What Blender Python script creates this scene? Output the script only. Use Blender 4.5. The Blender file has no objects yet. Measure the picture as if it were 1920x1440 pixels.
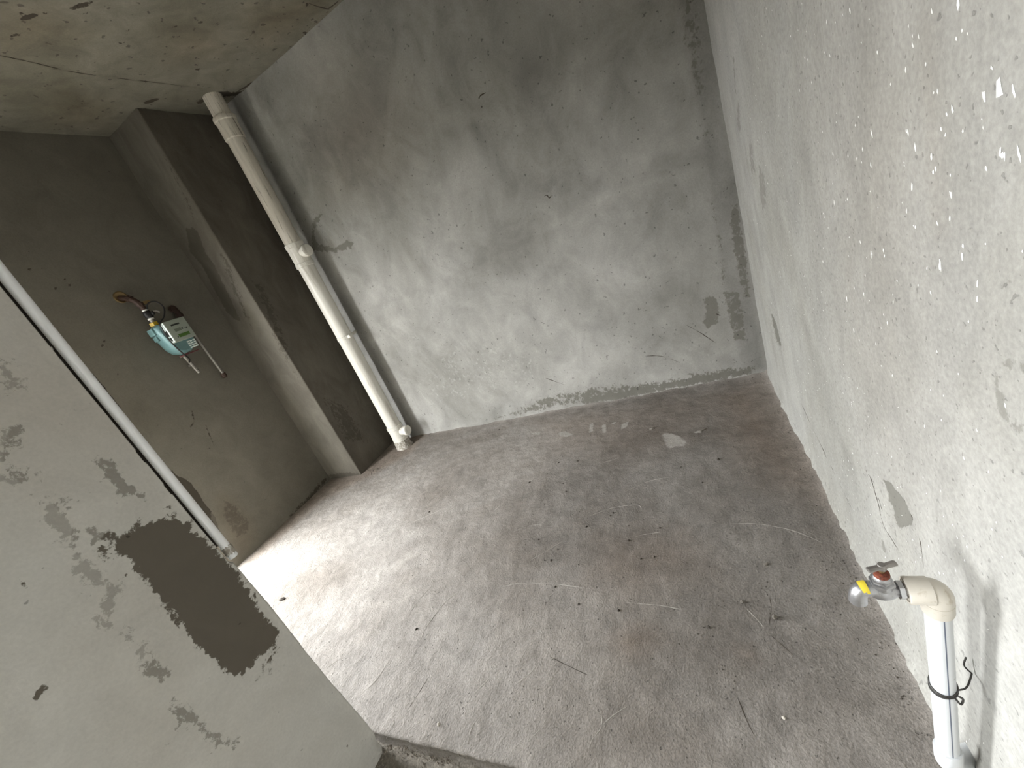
import bpy, bmesh, math, random
import numpy as np
from mathutils import Vector, Matrix

SC = bpy.context.scene
COL = SC.collection

# ------------------------------------------------------------------ camera
H = 2.6986            # ceiling height
XR, YB = 0.2942, 2.4895    # right wall, back wall
XL = -3.0041          # left wall
XQ, YP = -2.6394, 2.0021   # free corner of the pillar in the back left corner
XP, YE = -1.165, 0.431     # face and end of the near wall on the left
YT = 0.446            # edge of the kitchen screed

cam_d = bpy.data.cameras.new('camera')
cam = bpy.data.objects.new('camera', cam_d)
COL.objects.link(cam)
cam_d.sensor_fit = 'HORIZONTAL'
cam_d.sensor_width = 36.0
cam_d.lens = 756.184 / 1920 * 36.0
cam_d.clip_start = 0.02
cam.matrix_world = Matrix(((0.8766841, -(-0.1977712), -(-0.4385333), 0.0),
                           (0.3156051, -(-0.4515367), -(0.8345706), 0.0),
                           (-0.3630679, -(-0.8700581), -(-0.3334374), 1.28),
                           (0, 0, 0, 1)))
SC.camera = cam

# ------------------------------------------------------------------ sky and light
SC.view_settings.view_transform = 'Standard'
SC.view_settings.look = 'None'
SC.view_settings.gamma = 1.0
SC.view_settings.use_curve_mapping = False
SC.view_settings.exposure = 0.0
SKY = 57.0
world = bpy.data.worlds.new('overcast_sky')
SC.world = world
world.use_nodes = True
wt = world.node_tree
wt.nodes.clear()
w_out = wt.nodes.new('ShaderNodeOutputWorld')
w_bg = wt.nodes.new('ShaderNodeBackground')
w_tc = wt.nodes.new('ShaderNodeTexCoord')
w_sep = wt.nodes.new('ShaderNodeSeparateXYZ')
w_map = wt.nodes.new('ShaderNodeMapRange')
w_ramp = wt.nodes.new('ShaderNodeValToRGB')
w_map.inputs['From Min'].default_value = -1.0
w_map.inputs['From Max'].default_value = 1.0
wt.links.new(w_tc.outputs['Generated'], w_sep.inputs[0])
wt.links.new(w_sep.outputs['Z'], w_map.inputs['Value'])
wt.links.new(w_map.outputs[0], w_ramp.inputs[0])
cr = w_ramp.color_ramp
cr.elements[0].position = 0.0
cr.elements[0].color = (0.09, 0.087, 0.083, 1)
cr.elements[1].position = 1.0
cr.elements[1].color = (0.62, 0.63, 0.62, 1)
for p_, c_ in ((0.495, (0.08, 0.077, 0.072, 1)), (0.51, (0.90, 0.92, 0.93, 1)), (0.60, (0.94, 0.96, 0.97, 1))):
    e_ = cr.elements.new(p_)
    e_.color = c_
w_bg.inputs['Strength'].default_value = SKY
wt.links.new(w_ramp.outputs['Color'], w_bg.inputs['Color'])
wt.links.new(w_bg.outputs[0], w_out.inputs[0])

def portal(name, loc, sx, sy, rot):
    d = bpy.data.lights.new(name, 'AREA')
    d.shape = 'RECTANGLE'
    d.size, d.size_y = sx, sy
    d.cycles.is_portal = True
    o = bpy.data.objects.new(name, d)
    o.location = loc
    o.rotation_euler = rot
    COL.objects.link(o)
    return o

OP_Y0, OP_Y1, OP_Z = 0.44, 1.05, 1.95       # balcony doorway in the left wall, out of sight behind the near wall
HO_Y0, HO_Y1, HO_Z0, HO_Z1 = -2.0, -0.42, 0.6, 2.05   # window of the room behind the camera
WT = 0.05                                   # wall thickness at the openings
# sky light enters by these two openings; portals only tell the renderer where they are
portal('balcony_door_portal', (XL - WT, (OP_Y0 + OP_Y1) / 2, OP_Z / 2), OP_Z, OP_Y1 - OP_Y0, (0, -math.pi / 2, 0))
portal('room_window_portal', (XL - WT, (HO_Y0 + HO_Y1) / 2, (HO_Z0 + HO_Z1) / 2), HO_Z1 - HO_Z0, HO_Y1 - HO_Y0, (0, -math.pi / 2, 0))

try:
    SC.cycles.max_bounces = 10
    SC.cycles.diffuse_bounces = 8
    SC.cycles.sample_clamp_indirect = 6.0
except Exception:
    pass

# ------------------------------------------------------------------ helpers
def tag(o, label=None, cat=None, group=None, kind=None):
    if label: o['label'] = label
    if cat: o['category'] = cat
    if group: o['group'] = group
    if kind: o['kind'] = kind
    return o

def empty(name, loc):
    o = bpy.data.objects.new(name, None)
    o.location = loc
    o.empty_display_size = 0.05
    COL.objects.link(o)
    return o

def add_obj(name, mesh, mat=None, parent=None):
    o = bpy.data.objects.new(name, mesh)
    COL.objects.link(o)
    if mat is not None:
        mesh.materials.append(mat)
    if parent is not None:
        o.parent = parent
        pw = Vector((0, 0, 0))
        q = parent
        while q is not None:
            pw += q.location
            q = q.parent
        o.location = -pw           # shapes are written in room coordinates
    return o

def bm_obj(name, bm, mat, parent=None, smooth=True, angle=35):
    bmesh.ops.recalc_face_normals(bm, faces=bm.faces[:])
    me = bpy.data.meshes.new(name)
    if smooth:
        for f in bm.faces: f.smooth = True
        lim = math.radians(angle)
        for e in bm.edges:
            if len(e.link_faces) == 2 and e.calc_face_angle(0) > lim:
                e.smooth = False
    bm.to_mesh(me)
    bm.free()
    return add_obj(name, me, mat, parent)

def frame(d):
    d = d.normalized()
    a = Vector((0, 0, 1)) if abs(d.z) < 0.9 else Vector((1, 0, 0))
    u = d.cross(a).normalized()
    return d, u, d.cross(u).normalized()

def rings(bm, centres, axes, radii, seg=20, cap=True):
    """loft circles; axes = (u, v) pair per ring"""
    loops = []
    for c, (u, v), r in zip(centres, axes, radii):
        loops.append([bm.verts.new(c + u * (r * math.cos(2 * math.pi * k / seg)) + v * (r * math.sin(2 * math.pi * k / seg))) for k in range(seg)])
    for a, b in zip(loops[:-1], loops[1:]):
        for k in range(seg):
            bm.faces.new((a[k], a[(k + 1) % seg], b[(k + 1) % seg], b[k]))
    if cap:
        bm.faces.new(loops[0][::-1])
        bm.faces.new(loops[-1])

def lathe(bm, base, direction, prof, seg=24):
    """prof: (distance along direction, radius)"""
    base = Vector(base)
    d, u, v = frame(Vector(direction))
    rings(bm, [base + d * s for s, r in prof], [(u, v)] * len(prof), [r for s, r in prof], seg)

def hexnut(bm, base, direction, length, r, n=6, chamfer=0.15):
    base = Vector(base)
    d, u, v = frame(Vector(direction))
    c = chamfer * r
    rings(bm, [base, base + d * c * .6, base + d * (length - c * .6), base + d * length], [(u, v)] * 4, [r - c, r, r, r - c], n)

def tube(bm, pts, radii, seg=16, cap=True):
    pts = [Vector(p) for p in pts]
    if not hasattr(radii, '__len__'): radii = [radii] * len(pts)
    n = len(pts)
    tang = []
    for i in range(n):
        a = pts[max(i - 1, 0)]; b = pts[min(i + 1, n - 1)]
        tang.append((b - a).normalized())
    d, u, v = frame(tang[0])
    axes = []
    for i in range(n):
        t = tang[i]
        u = (u - t * u.dot(t)).normalized()
        axes.append((u, t.cross(u)))
    rings(bm, pts, axes, radii, seg, cap)

def smooth_path(pts, n=6):
    """Catmull-Rom through pts"""
    P = [Vector(p) for p in pts]
    P = [P[0] * 2 - P[1]] + P + [P[-1] * 2 - P[-2]]
    out = []
    for i in range(1, len(P) - 2):
        for k in range(n):
            t = k / n
            a, b, c, d = P[i - 1], P[i], P[i + 1], P[i + 2]
            out.append(0.5 * ((2 * b) + (c - a) * t + (2 * a - 5 * b + 4 * c - d) * t * t + (3 * b - a - 3 * c + d) * t ** 3))
    out.append(P[-2])
    return out

def box(bm, lo, hi, bevel=0.0, seg=2):
    r = bmesh.ops.create_cube(bm, size=1.0)
    vs = r['verts']
    for v in vs:
        v.co = Vector([lo[i] + (v.co[i] + .5) * (hi[i] - lo[i]) for i in range(3)])
    if bevel > 0:
        es = list({e for v in vs for e in v.link_edges})
        bmesh.ops.bevel(bm, geom=es, offset=bevel, segments=seg, profile=0.6, affect='EDGES')

# ------------------------------------------------------------------ numeric noise for the relief
def _hash(ix, iy, seed):
    n = (ix.astype(np.int64) * 374761393 + iy.astype(np.int64) * 668265263 + seed * 982451653) & 0xffffffff
    n = ((n ^ (n >> 13)) * 1274126177) & 0xffffffff
    n = n ^ (n >> 16)
    return (n & 0xffff) / 65535.0

def vnoise(x, y, seed=0):
    ix = np.floor(x); iy = np.floor(y)
    fx = x - ix; fy = y - iy
    fx = fx * fx * fx * (fx * (fx * 6 - 15) + 10); fy = fy * fy * fy * (fy * (fy * 6 - 15) + 10)
    a = _hash(ix, iy, seed); b = _hash(ix + 1, iy, seed); c = _hash(ix, iy + 1, seed); d = _hash(ix + 1, iy + 1, seed)
    return (a + (b - a) * fx + (c - a) * fy + (a - b - c + d) * fx * fy) * 2 - 1

def fbm(x, y, seed=0, octv=4, gain=.5):
    s = np.zeros_like(x); amp = 1.0; tot = 0
    for k in range(octv):
        s += amp * vnoise(x * 2 ** k + 17.3 * k, y * 2 ** k - 9.1 * k, seed + k)
        tot += amp; amp *= gain
    return s / tot

def sstep(x, a, b):
    t = np.clip((x - a) / (b - a), 0, 1)
    return t * t * (3 - 2 * t)

class Relief:
    def __init__(s, A, B, d, nu, nv):
        s.a0, s.b0 = A[0], B[0]
        s.da, s.db = (A[-1] - A[0]) / (nu - 1), (B[-1] - B[0]) / (nv - 1)
        s.d = d.reshape(nv, nu)
    def __call__(s, a, b):
        u = min(max((a - s.a0) / s.da, 0), s.d.shape[1] - 1.001); v = min(max((b - s.b0) / s.db, 0), s.d.shape[0] - 1.001)
        i, j = int(u), int(v); u -= i; v -= j
        D = s.d
        return (D[j, i] * (1 - u) + D[j, i + 1] * u) * (1 - v) + (D[j + 1, i] * (1 - u) + D[j + 1, i + 1] * u) * v

# ------------------------------------------------------------------ stains, with some painted light and shade: masks stored on the surfaces
class Marks:
    """R damp and dark marks, G tone (.5 = as is), B brown, A pale bloom"""
    def __init__(s, a, b):
        s.a, s.b = a, b
        s.c = np.zeros((a.size, 4), np.float32)
        s.c[:, 1] = .5
        s.st = np.ones(a.size, np.float32)
    def _near(s, pts, m):
        p = np.array(pts)
        lo = p.min(0) - m; hi = p.max(0) + m
        return np.nonzero((s.a > lo[0]) & (s.a < hi[0]) & (s.b > lo[1]) & (s.b < hi[1]))[0]
    @staticmethod
    def _segd(px, py, p, q):
        d = (q[0] - p[0], q[1] - p[1])
        L = d[0] * d[0] + d[1] * d[1] + 1e-12
        t = np.clip(((px - p[0]) * d[0] + (py - p[1]) * d[1]) / L, 0, 1)
        return np.hypot(px - p[0] - t * d[0], py - p[1] - t * d[1])
    def poly(s, pts, w=.02, ch=0, amt=1.0, st=None):
        idx = s._near(pts, w * 1.5)
        if idx.size == 0: return s
        x, y = s.a[idx], s.b[idx]
        dist = np.full(idx.size, 1e9); ins = np.zeros(idx.size, bool)
        for p, q in zip(pts, pts[1:] + pts[:1]):
            dist = np.minimum(dist, s._segd(x, y, p, q))
            if p[1] != q[1]:
                ins ^= ((p[1] > y) != (q[1] > y)) & (x < (q[0] - p[0]) * (y - p[1]) / (q[1] - p[1]) + p[0])
        if st is not None: s.st[idx[ins | (dist < w * 1.3)]] = st
        s._put(idx, np.where(ins, dist, -dist), w, ch, amt)
        return s
    def line(s, pts, hw, w=.01, ch=0, amt=1.0):
        idx = s._near(pts, hw + w * 1.5)
        if idx.size == 0: return s
        dist = np.full(idx.size, 1e9)
        for p, q in zip(pts[:-1], pts[1:]):
            dist = np.minimum(dist, s._segd(s.a[idx], s.b[idx], p, q))
        s._put(idx, hw - dist, w, ch, amt)
        return s
    def spot(s, c, ra, rb, ang=0.0, w=.02, ch=0, amt=1.0):
        pts = [(c[0] + ra * math.cos(t) * math.cos(ang) - rb * math.sin(t) * math.sin(ang),
                c[1] + ra * math.cos(t) * math.sin(ang) + rb * math.sin(t) * math.cos(ang)) for t in [k * math.pi / 10 for k in range(20)]]
        return s.poly(pts, w, ch, amt)
    def _put(s, idx, sd, w, ch, amt):
        v = np.clip(.5 + sd / (2 * w), 0, 1)
        if ch == 1:
            s.c[idx, 1] += amt * v * v * (3 - 2 * v)
        else:
            s.c[idx, ch] = np.maximum(s.c[idx, ch], v * amt)

def surface(name, pos, nrm, marks, mat, nu, nv, back=None, parent=None):
    """one skin of quads (nu x nv points), plus the body behind it"""
    n = nu * nv
    k = np.arange(n).reshape(nv, nu)
    quads = np.stack([k[:-1, :-1], k[:-1, 1:], k[1:, 1:], k[1:, :-1]], -1).reshape(-1, 4)
    P = pos
    M = marks.c
    if back is not None:
        lo, hi = back
        bx = np.array([[(lo, hi)[i][0], (lo, hi)[j][1], (lo, hi)[m][2]] for m in (0, 1) for j in (0, 1) for i in (0, 1)], float)
        bq = np.array([[0, 2, 3, 1], [4, 5, 7, 6], [0, 1, 5, 4], [2, 6, 7, 3], [0, 4, 6, 2], [1, 3, 7, 5]]) + n
        P = np.concatenate([P, bx]); quads = np.concatenate([quads, bq])
        mb = np.zeros((8, 4), np.float32); mb[:, 1] = .5
        M = np.concatenate([M, mb])
    # face the room
    a, b, c = P[quads[0, 0]], P[quads[0, 1]], P[quads[0, 2]]
    if np.dot(np.cross(b - a, c - b), nrm) < 0:
        m = (nu - 1) * (nv - 1)
        quads[:m] = quads[:m, ::-1]
    me = bpy.data.meshes.new(name)
    me.vertices.add(len(P)); me.vertices.foreach_set('co', P.astype(np.float32).ravel())
    me.loops.add(quads.size); me.loops.foreach_set('vertex_index', quads.astype(np.int32).ravel())
    me.polygons.add(len(quads))
    me.polygons.foreach_set('loop_start', np.arange(0, quads.size, 4, dtype=np.int32))
    sm = np.ones(len(quads), bool)
    if back is not None: sm[-6:] = False
    me.update(calc_edges=True)
    me.polygons.foreach_set('use_smooth', sm)
    at = me.attributes.new('marks', 'FLOAT_COLOR', 'POINT')
    at.data.foreach_set('color', M.astype(np.float32).ravel())
    a2 = me.attributes.new('strength', 'FLOAT', 'POINT')
    stv = np.ones(len(P), np.float32); stv[:n] = marks.st
    a2.data.foreach_set('value', stv)
    me.validate()
    return add_obj(name, me, mat, parent)

def gridpts(a0, a1, b0, b1, step):
    nu = int(round((a1 - a0) / step)) + 1; nv = int(round((b1 - b0) / step)) + 1
    A, B = np.meshgrid(np.linspace(a0, a1, nu), np.linspace(b0, b1, nv))
    return A.ravel(), B.ravel(), nu, nv

# ------------------------------------------------------------------ materials
def lin(r, g, b):
    f = lambda c: (c / 255 / 12.92) if c / 255 <= .04045 else ((c / 255 + .055) / 1.055) ** 2.4
    return (f(r), f(g), f(b), 1.0)

class NT:
    def __init__(s, name):
        s.m = bpy.data.materials.new(name)
        s.m.use_nodes = True
        s.t = s.m.node_tree
        s.b = s.t.nodes['Principled BSDF']
    def n(s, kind, **kw):
        x = s.t.nodes.new('ShaderNode' + kind)
        for k, v in kw.items(): setattr(x, k, v)
        return x
    def l(s, a, b): s.t.links.new(a, b)
    def noise(s, vec, scale, detail=4, rough=.55, dist=0.0):
        x = s.n('TexNoise')
        x.inputs['Scale'].default_value = scale; x.inputs['Detail'].default_value = detail
        x.inputs['Roughness'].default_value = rough; x.inputs['Distortion'].default_value = dist
        s.l(vec, x.inputs['Vector'])
        return x.outputs[0]
    def rng(s, v, a, b, c=0.0, d=1.0, smooth=False):
        x = s.n('MapRange')
        if smooth: x.interpolation_type = 'SMOOTHSTEP'
        for i, q in enumerate((a, b, c, d)): x.inputs[i + 1].default_value = q
        s.l(v, x.inputs[0])
        return x.outputs[0]
    def math(s, op, a, b=None):
        x = s.n('Math', operation=op)
        for i, q in enumerate((a, b)):
            if q is None: continue
            if isinstance(q, (int, float)): x.inputs[i].default_value = q
            else: s.l(q, x.inputs[i])
        return x.outputs[0]
    def mix(s, fac, a, b, mode='MIX'):
        x = s.n('Mix', data_type='RGBA', blend_type=mode)
        for i, q in ((0, fac), (6, a), (7, b)):
            if isinstance(q, (int, float)): x.inputs[i].default_value = q
            elif isinstance(q, tuple): x.inputs[i].default_value = q
            else: s.l(q, x.inputs[i])
        return x.outputs[2]
    def grey(s, v):
        x = s.n('CombineColor')
        for i in range(3): s.l(v, x.inputs[i])
        return x.outputs[0]
    def mapped(s, vec, scale, rot=(0, 0, 0)):
        x = s.n('Mapping')
        x.inputs['Scale'].default_value = scale; x.inputs['Rotation'].default_value = rot
        s.l(vec, x.inputs['Vector'])
        return x.outputs[0]

ALB = .70      # cement reflects about a quarter to a third of the light
def concrete(name, colA, colB, wet, pale, brown=(0.75, 0.66, 0.58, 1), stretch=(1, 1, 1), rot=(0, 0, 0), mid=(.84, 1.13), grain=.10,
             pits=.69, pit_scale=46, pit_dark=.55, wet_edge=.5, bump=.35, big=1.5, midscale=7.0, rough=.88, grainscale=150, dist=.9):
    colA, colB, wet, pale = [tuple(c * ALB for c in q[:3]) + (1,) for q in (colA, colB, wet, pale)]
    t = NT(name)
    tc = t.n('TexCoord').outputs['Object']
    st = t.mapped(tc, stretch, rot)
    big_n = t.noise(st, big, 5, .62, .4)
    mid_n = t.noise(st, midscale, 8, .62, dist)
    fine = t.noise(tc, grainscale, 3, .6)
    col = t.mix(t.rng(big_n, .36, .64), colA, colB)
    col = t.mix(1.0, col, t.grey(t.rng(mid_n, .28, .72, mid[0], mid[1])), 'MULTIPLY')
    col = t.mix(1.0, col, t.grey(t.rng(fine, .25, .75, 1 - grain, 1 + grain)), 'MULTIPLY')
    at = t.n('Attribute', attribute_name='marks')
    sep = t.n('SeparateColor'); t.l(at.outputs['Color'], sep.inputs[0])
    R, G, B, A = sep.outputs[0], sep.outputs[1], sep.outputs[2], at.outputs['Alpha']
    # brush-like break-up for the edges of stains
    e1 = t.noise(tc, 26, 8, .68, .6); e2 = t.noise(st, 60, 5, .7, .3)
    edge = t.math('ADD', t.math('MULTIPLY', t.math('SUBTRACT', e1, .5), wet_edge), t.math('MULTIPLY', t.math('SUBTRACT', e2, .5), wet_edge * .9))
    col = t.mix(1.0, col, t.grey(t.rng(G, 0, 1, 0.0, 2.0)), 'MULTIPLY')
    col = t.mix(B, col, t.mix(1.0, col, brown, 'MULTIPLY'))
    fa = t.rng(t.math('ADD', A, t.math('MULTIPLY', edge, 1.4)), .35, .75, 0, 1, True)
    fa = t.math('MULTIPLY', fa, t.rng(A, 0, .25, 0, 1))
    col = t.mix(fa, col, pale)
    fr = t.rng(t.math('ADD', R, edge), .44, .56, 0, 1, True)
    stn = t.n('Attribute', attribute_name='strength')
    fr = t.math('MULTIPLY', t.math('MULTIPLY', fr, t.rng(R, .01, .12, 0, 1)), stn.outputs['Fac'])
    wetc = t.mix(1.0, wet, t.grey(t.rng(mid_n, .25, .75, .93, 1.07)), 'MULTIPLY')
    col = t.mix(fr, col, wetc)
    pit = t.noise(tc, pit_scale, 2, .5)
    col = t.mix(t.rng(pit, pits, pits + .04, 0, 1), col, t.mix(1.0, col, (pit_dark, pit_dark, pit_dark, 1), 'MULTIPLY'))
    t.l(col, t.b.inputs['Base Color'])
    t.b.inputs['Roughness'].default_value = rough
    t.b.inputs['Specular IOR Level'].default_value = .25
    hgt = t.math('ADD', t.math('MULTIPLY', mid_n, .8), t.math('ADD', t.math('MULTIPLY', fine, .22), t.math('MULTIPLY', t.rng(pit, pits, pits + .05), -.25)))
    bp = t.n('Bump')
    bp.inputs['Strength'].default_value = bump; bp.inputs['Distance'].default_value = .01
    t.l(hgt, bp.inputs['Height']); t.l(bp.outputs[0], t.b.inputs['Normal'])
    return t.m

def plain(name, col, rough=.5, metal=0.0, var=.08, scale=30, spec=.5, second=None, sec_thr=(.55, .7), stretch=(1, 1, 1), bump=0.0):
    t = NT(name)
    tc = t.n('TexCoord').outputs['Object']
    nz = t.noise(t.mapped(tc, stretch), scale, 5, .6, .3)
    c = t.mix(1.0, col, t.grey(t.rng(nz, .25, .75, 1 - var, 1 + var)), 'MULTIPLY')
    if second is not None:
        nz2 = t.noise(t.mapped(tc, stretch), scale * 1.7, 7, .65, .5)
        c = t.mix(t.rng(nz2, sec_thr[0], sec_thr[1]), c, second)
    t.l(c, t.b.inputs['Base Color'])
    t.b.inputs['Roughness'].default_value = rough
    t.b.inputs['Metallic'].default_value = metal
    t.b.inputs['Specular IOR Level'].default_value = spec
    if bump:
        bp = t.n('Bump'); bp.inputs['Strength'].default_value = bump; bp.inputs['Distance'].default_value = .004
        t.l(nz, bp.inputs['Height']); t.l(bp.outputs[0], t.b.inputs['Normal'])
    return t.m

M_back = concrete('back_wall_plaster', lin(158, 156, 150), lin(192, 190, 185), lin(122, 119, 110), lin(196, 194, 188), stretch=(1, 1, .75), rot=(0, .5, 0), mid=(.79, 1.17), wet_edge=.9, pits=.70, midscale=5)
M_right = concrete('right_wall_plaster', lin(180, 178, 170), lin(200, 199, 194), lin(140, 138, 130), lin(226, 226, 222), stretch=(1, 1, .55), mid=(.84, 1.1), grain=.16, pits=.665, pit_scale=85, pit_dark=.74, wet_edge=.95, bump=.5, grainscale=120)
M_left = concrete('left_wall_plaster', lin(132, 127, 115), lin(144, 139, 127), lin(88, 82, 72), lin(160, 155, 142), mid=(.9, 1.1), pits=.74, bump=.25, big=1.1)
M_pillar = concrete('pillar_mortar', lin(106, 100, 91), lin(126, 121, 111), lin(76, 71, 62), lin(160, 152, 140), stretch=(1, 1, .5), mid=(.76, 1.2), pits=.74, wet_edge=1.3)
M_part = concrete('near_wall_plaster', lin(216, 212, 203), lin(229, 227, 220), lin(114, 107, 96), lin(190, 188, 178), mid=(.92, 1.07), grain=.06, pits=.74, pit_scale=55, wet_edge=1.15, bump=.12, big=1.3)
M_floor = concrete('cement_screed', lin(150, 142, 134), lin(184, 178, 172), lin(104, 96, 88), lin(196, 190, 183), brown=(.90, .81, .74, 1), stretch=(1, 1, 1), mid=(.78, 1.18), grain=.22, pits=.69, pit_scale=95, pit_dark=.6, bump=1.0, big=1.2, midscale=13, dist=.25, rough=.8, grainscale=170)
M_hall = concrete('rough_hall_screed', lin(140, 132, 121), lin(170, 163, 152), lin(90, 80, 70), lin(186, 178, 168), mid=(.7, 1.25), grain=.2, bump=1.0, midscale=60, pits=.70)
M_ceil = concrete('ceiling_concrete', lin(130, 126, 111), lin(156, 152, 138), lin(78, 71, 60), lin(190, 184, 166), brown=(.9, .82, .74, 1), mid=(.76, 1.15), pits=.665, pit_scale=26, pit_dark=.55, wet_edge=.7, bump=.3)
M_ridge = plain('cement_ridge', lin(164, 159, 152), .85, var=.12, scale=60)
M_crack = plain('dark_crack', lin(66, 59, 51), .95, var=.2, scale=60)  # dark colour also stands in for shade in the ceiling gaps
M_pvc = plain('white_pvc', lin(222, 219, 210), .38, var=.05, scale=8, second=lin(172, 165, 152), sec_thr=(.56, .74), stretch=(1, 1, .12))
M_pvcold = plain('streaked_pvc', lin(206, 200, 188), .5, var=.12, scale=55, second=lin(84, 77, 66), sec_thr=(.57, .66), stretch=(1, 1, .05))
M_riser = plain('riser_white', lin(212, 215, 218), .32, var=.03, scale=30, second=lin(176, 174, 168), sec_thr=(.66, .72))
M_ppr = plain('white_ppr', lin(246, 247, 247), .32, var=.03, scale=30, second=lin(190, 188, 182), sec_thr=(.68, .74))
M_pprold = plain('cream_ppr', lin(212, 206, 195), .35, var=.05, scale=30, second=lin(170, 155, 130), sec_thr=(.6, .8))
M_stripe = plain('grey_blue_stripe', lin(96, 104, 122), .5, var=.05)
M_cast = plain('cast_metal', lin(176, 176, 178), .36, .85, .1, 60, second=lin(130, 130, 130), sec_thr=(.55, .8), bump=.1)
M_chrome = plain('chrome', lin(190, 190, 192), .2, 1.0, .05, 40)
M_handle = plain('dull_handle_metal', lin(150, 146, 142), .45, .8, .12, 80, second=lin(110, 88, 76), sec_thr=(.6, .75))
M_rust = plain('rust', lin(120, 62, 44), .85, 0.0, .25, 120, second=lin(70, 34, 26), sec_thr=(.5, .65), bump=.3)
M_yel = plain('yellow_tape', lin(222, 200, 60), .6, var=.1)
M_tie = plain('dark_wire', lin(72, 70, 68), .55, .5, .15, 90)
M_teal = plain('teal_casting', lin(104, 136, 138), .42, .1, .08, 30)
M_plate = plain('grey_green_plastic', lin(150, 158, 146), .4, var=.04)
M_side = plain('pale_plastic_lit_side', lin(226, 236, 232), .35, var=.04)  # key colour; also paints the light falling on the display box side
M_lcd = plain('green_screen', lin(70, 104, 38), .25, var=.1)
M_print = plain('dark_print', lin(30, 34, 28), .5, var=.1)
M_blk = plain('black_rubber', lin(24, 22, 22), .5, var=.1)
M_brown = plain('brown_fitting', lin(66, 48, 40), .6, .2, .2, 90)
M_brass = plain('brass', lin(150, 128, 92), .4, .8, .1, 60)
M_yfit = plain('yellow_plastic_nut', lin(200, 166, 26), .45, var=.1)
M_steel = plain('galvanised_pipe', lin(150, 146, 140), .42, .6, .15, 60, second=lin(96, 88, 80), sec_thr=(.55, .75))
M_white = plain('white_thread_tape', lin(235, 235, 230), .6, var=.05)
M_mortar = plain('mortar_lump', lin(150, 143, 132), .9, var=.2, scale=50, second=lin(205, 202, 195), sec_thr=(.5, .6), bump=.6)
M_darkmortar = plain('dark_mortar', lin(60, 54, 48), .95, var=.2, scale=60)
M_speck = plain('white_splash', lin(240, 240, 236), .6, var=.04)
M_stone = plain('grey_stone', lin(128, 122, 114), .9, var=.2, scale=90, bump=.4)
M_stonedark = plain('dark_crumb', lin(66, 60, 54), .95, var=.2, scale=90)
M_stonepale = plain('pale_crumb', lin(186, 180, 170), .95, var=.15, scale=90)

def rect_box(name, lo, hi, mat, kind='structure', parent=None):
    bm = bmesh.new()
    box(bm, lo, hi)
    o = bm_obj(name, bm, mat, parent, smooth=False)
    if kind: o['kind'] = kind
    return o

# ------------------------------------------------------------------ the room shell
# floor
A, B, nu, nv = gridpts(XL - .02, XR + .03, YT - .03, YB + .03, .0065)
mk = Marks(A, B)
mk.poly([(-0.512, 2.381), (0.241, 2.502), (0.279, 1.155), (0.278, 0.723), (0.249, 0.611), (-0.166, 0.538), (-0.160, 0.879), (-0.415, 1.044), (-0.810, 1.231), (-1.030, 1.571)], .35, 1, -.10)
mk.poly([(-0.035, 2.342), (0.237, 2.397), (0.256, 1.658), (0.252, 1.428), (0.118, 1.540), (0.038, 1.827)], .12, 2, .9)
mk.poly([(-1.213, 2.392), (-0.122, 2.376), (0.168, 2.393), (0.132, 2.155), (-0.413, 1.787), (-0.932, 1.940)], .12, 2, .45)
mk.poly([(-0.284, 0.963), (0.001, 1.073), (0.044, 0.862), (-0.090, 0.672), (-0.243, 0.689)], .2, 1, -.05)
mk.poly([(-0.566, 1.253), (-0.242, 1.268), (-0.140, 1.115), (-0.373, 0.980), (-0.578, 1.041)], .1, 2, .6)
mk.poly([(0.151, 1.717), (0.300, 1.423), (0.280, 1.076), (0.213, 1.115), (0.057, 1.306), (0.002, 1.556)], .08, 1, -.05)
mk.poly([(-2.826, 1.711), (-2.519, 1.950), (-2.263, 2.214), (-2.270, 2.487), (-2.511, 2.575), (-2.766, 2.317), (-3.198, 2.126), (-3.104, 1.648), (-2.954, 1.117), (-2.864, 1.084)], .05, 2, .8)  # brown dirt by the pillar, plus painted shade along the left wall
mk.poly([(-0.313, 1.986), (-0.280, 2.003), (-0.246, 1.984), (-0.209, 1.949), (-0.175, 1.876), (-0.195, 1.843), (-0.233, 1.852), (-0.267, 1.836), (-0.291, 1.879), (-0.299, 1.925)], .015, 3, .75)
for q in ([(-0.971, 2.173), (-0.916, 2.184), (-0.848, 2.123), (-0.891, 2.103), (-0.941, 2.128)], [(-0.759, 2.224), (-0.732, 2.236), (-0.719, 2.132), (-0.744, 2.114)], [(-0.672, 2.187), (-0.645, 2.191), (-0.628, 2.084), (-0.656, 2.091)], [(-0.545, 2.162), (-0.498, 2.185), (-0.506, 2.121), (-0.542, 2.096)], [(-0.615, 2.195), (-0.572, 2.201), (-0.595, 2.164)], [(-0.145, 1.968), (-0.097, 1.976), (-0.105, 1.947), (-0.135, 1.950)], [(-1.207, 2.235), (-1.100, 2.220), (-1.108, 2.176)]):
    mk.poly(q, .008, 3, .85)
mk.poly([(-0.106, 0.816), (-0.064, 0.846), (-0.035, 0.823), (-0.049, 0.791), (-0.085, 0.791)], .05, 3, .5)
mk.poly([(-0.094, 0.828), (-0.053, 0.831), (-0.052, 0.797), (-0.084, 0.799)], .03, 2, .7)
mk.spot([(-0.355, 0.852)][0], .05, .03, .4, .04, 0, .5, )
mk.spot([(-0.382, 0.827)][0], .06, .04, .4, .05, 2, .8)
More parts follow.
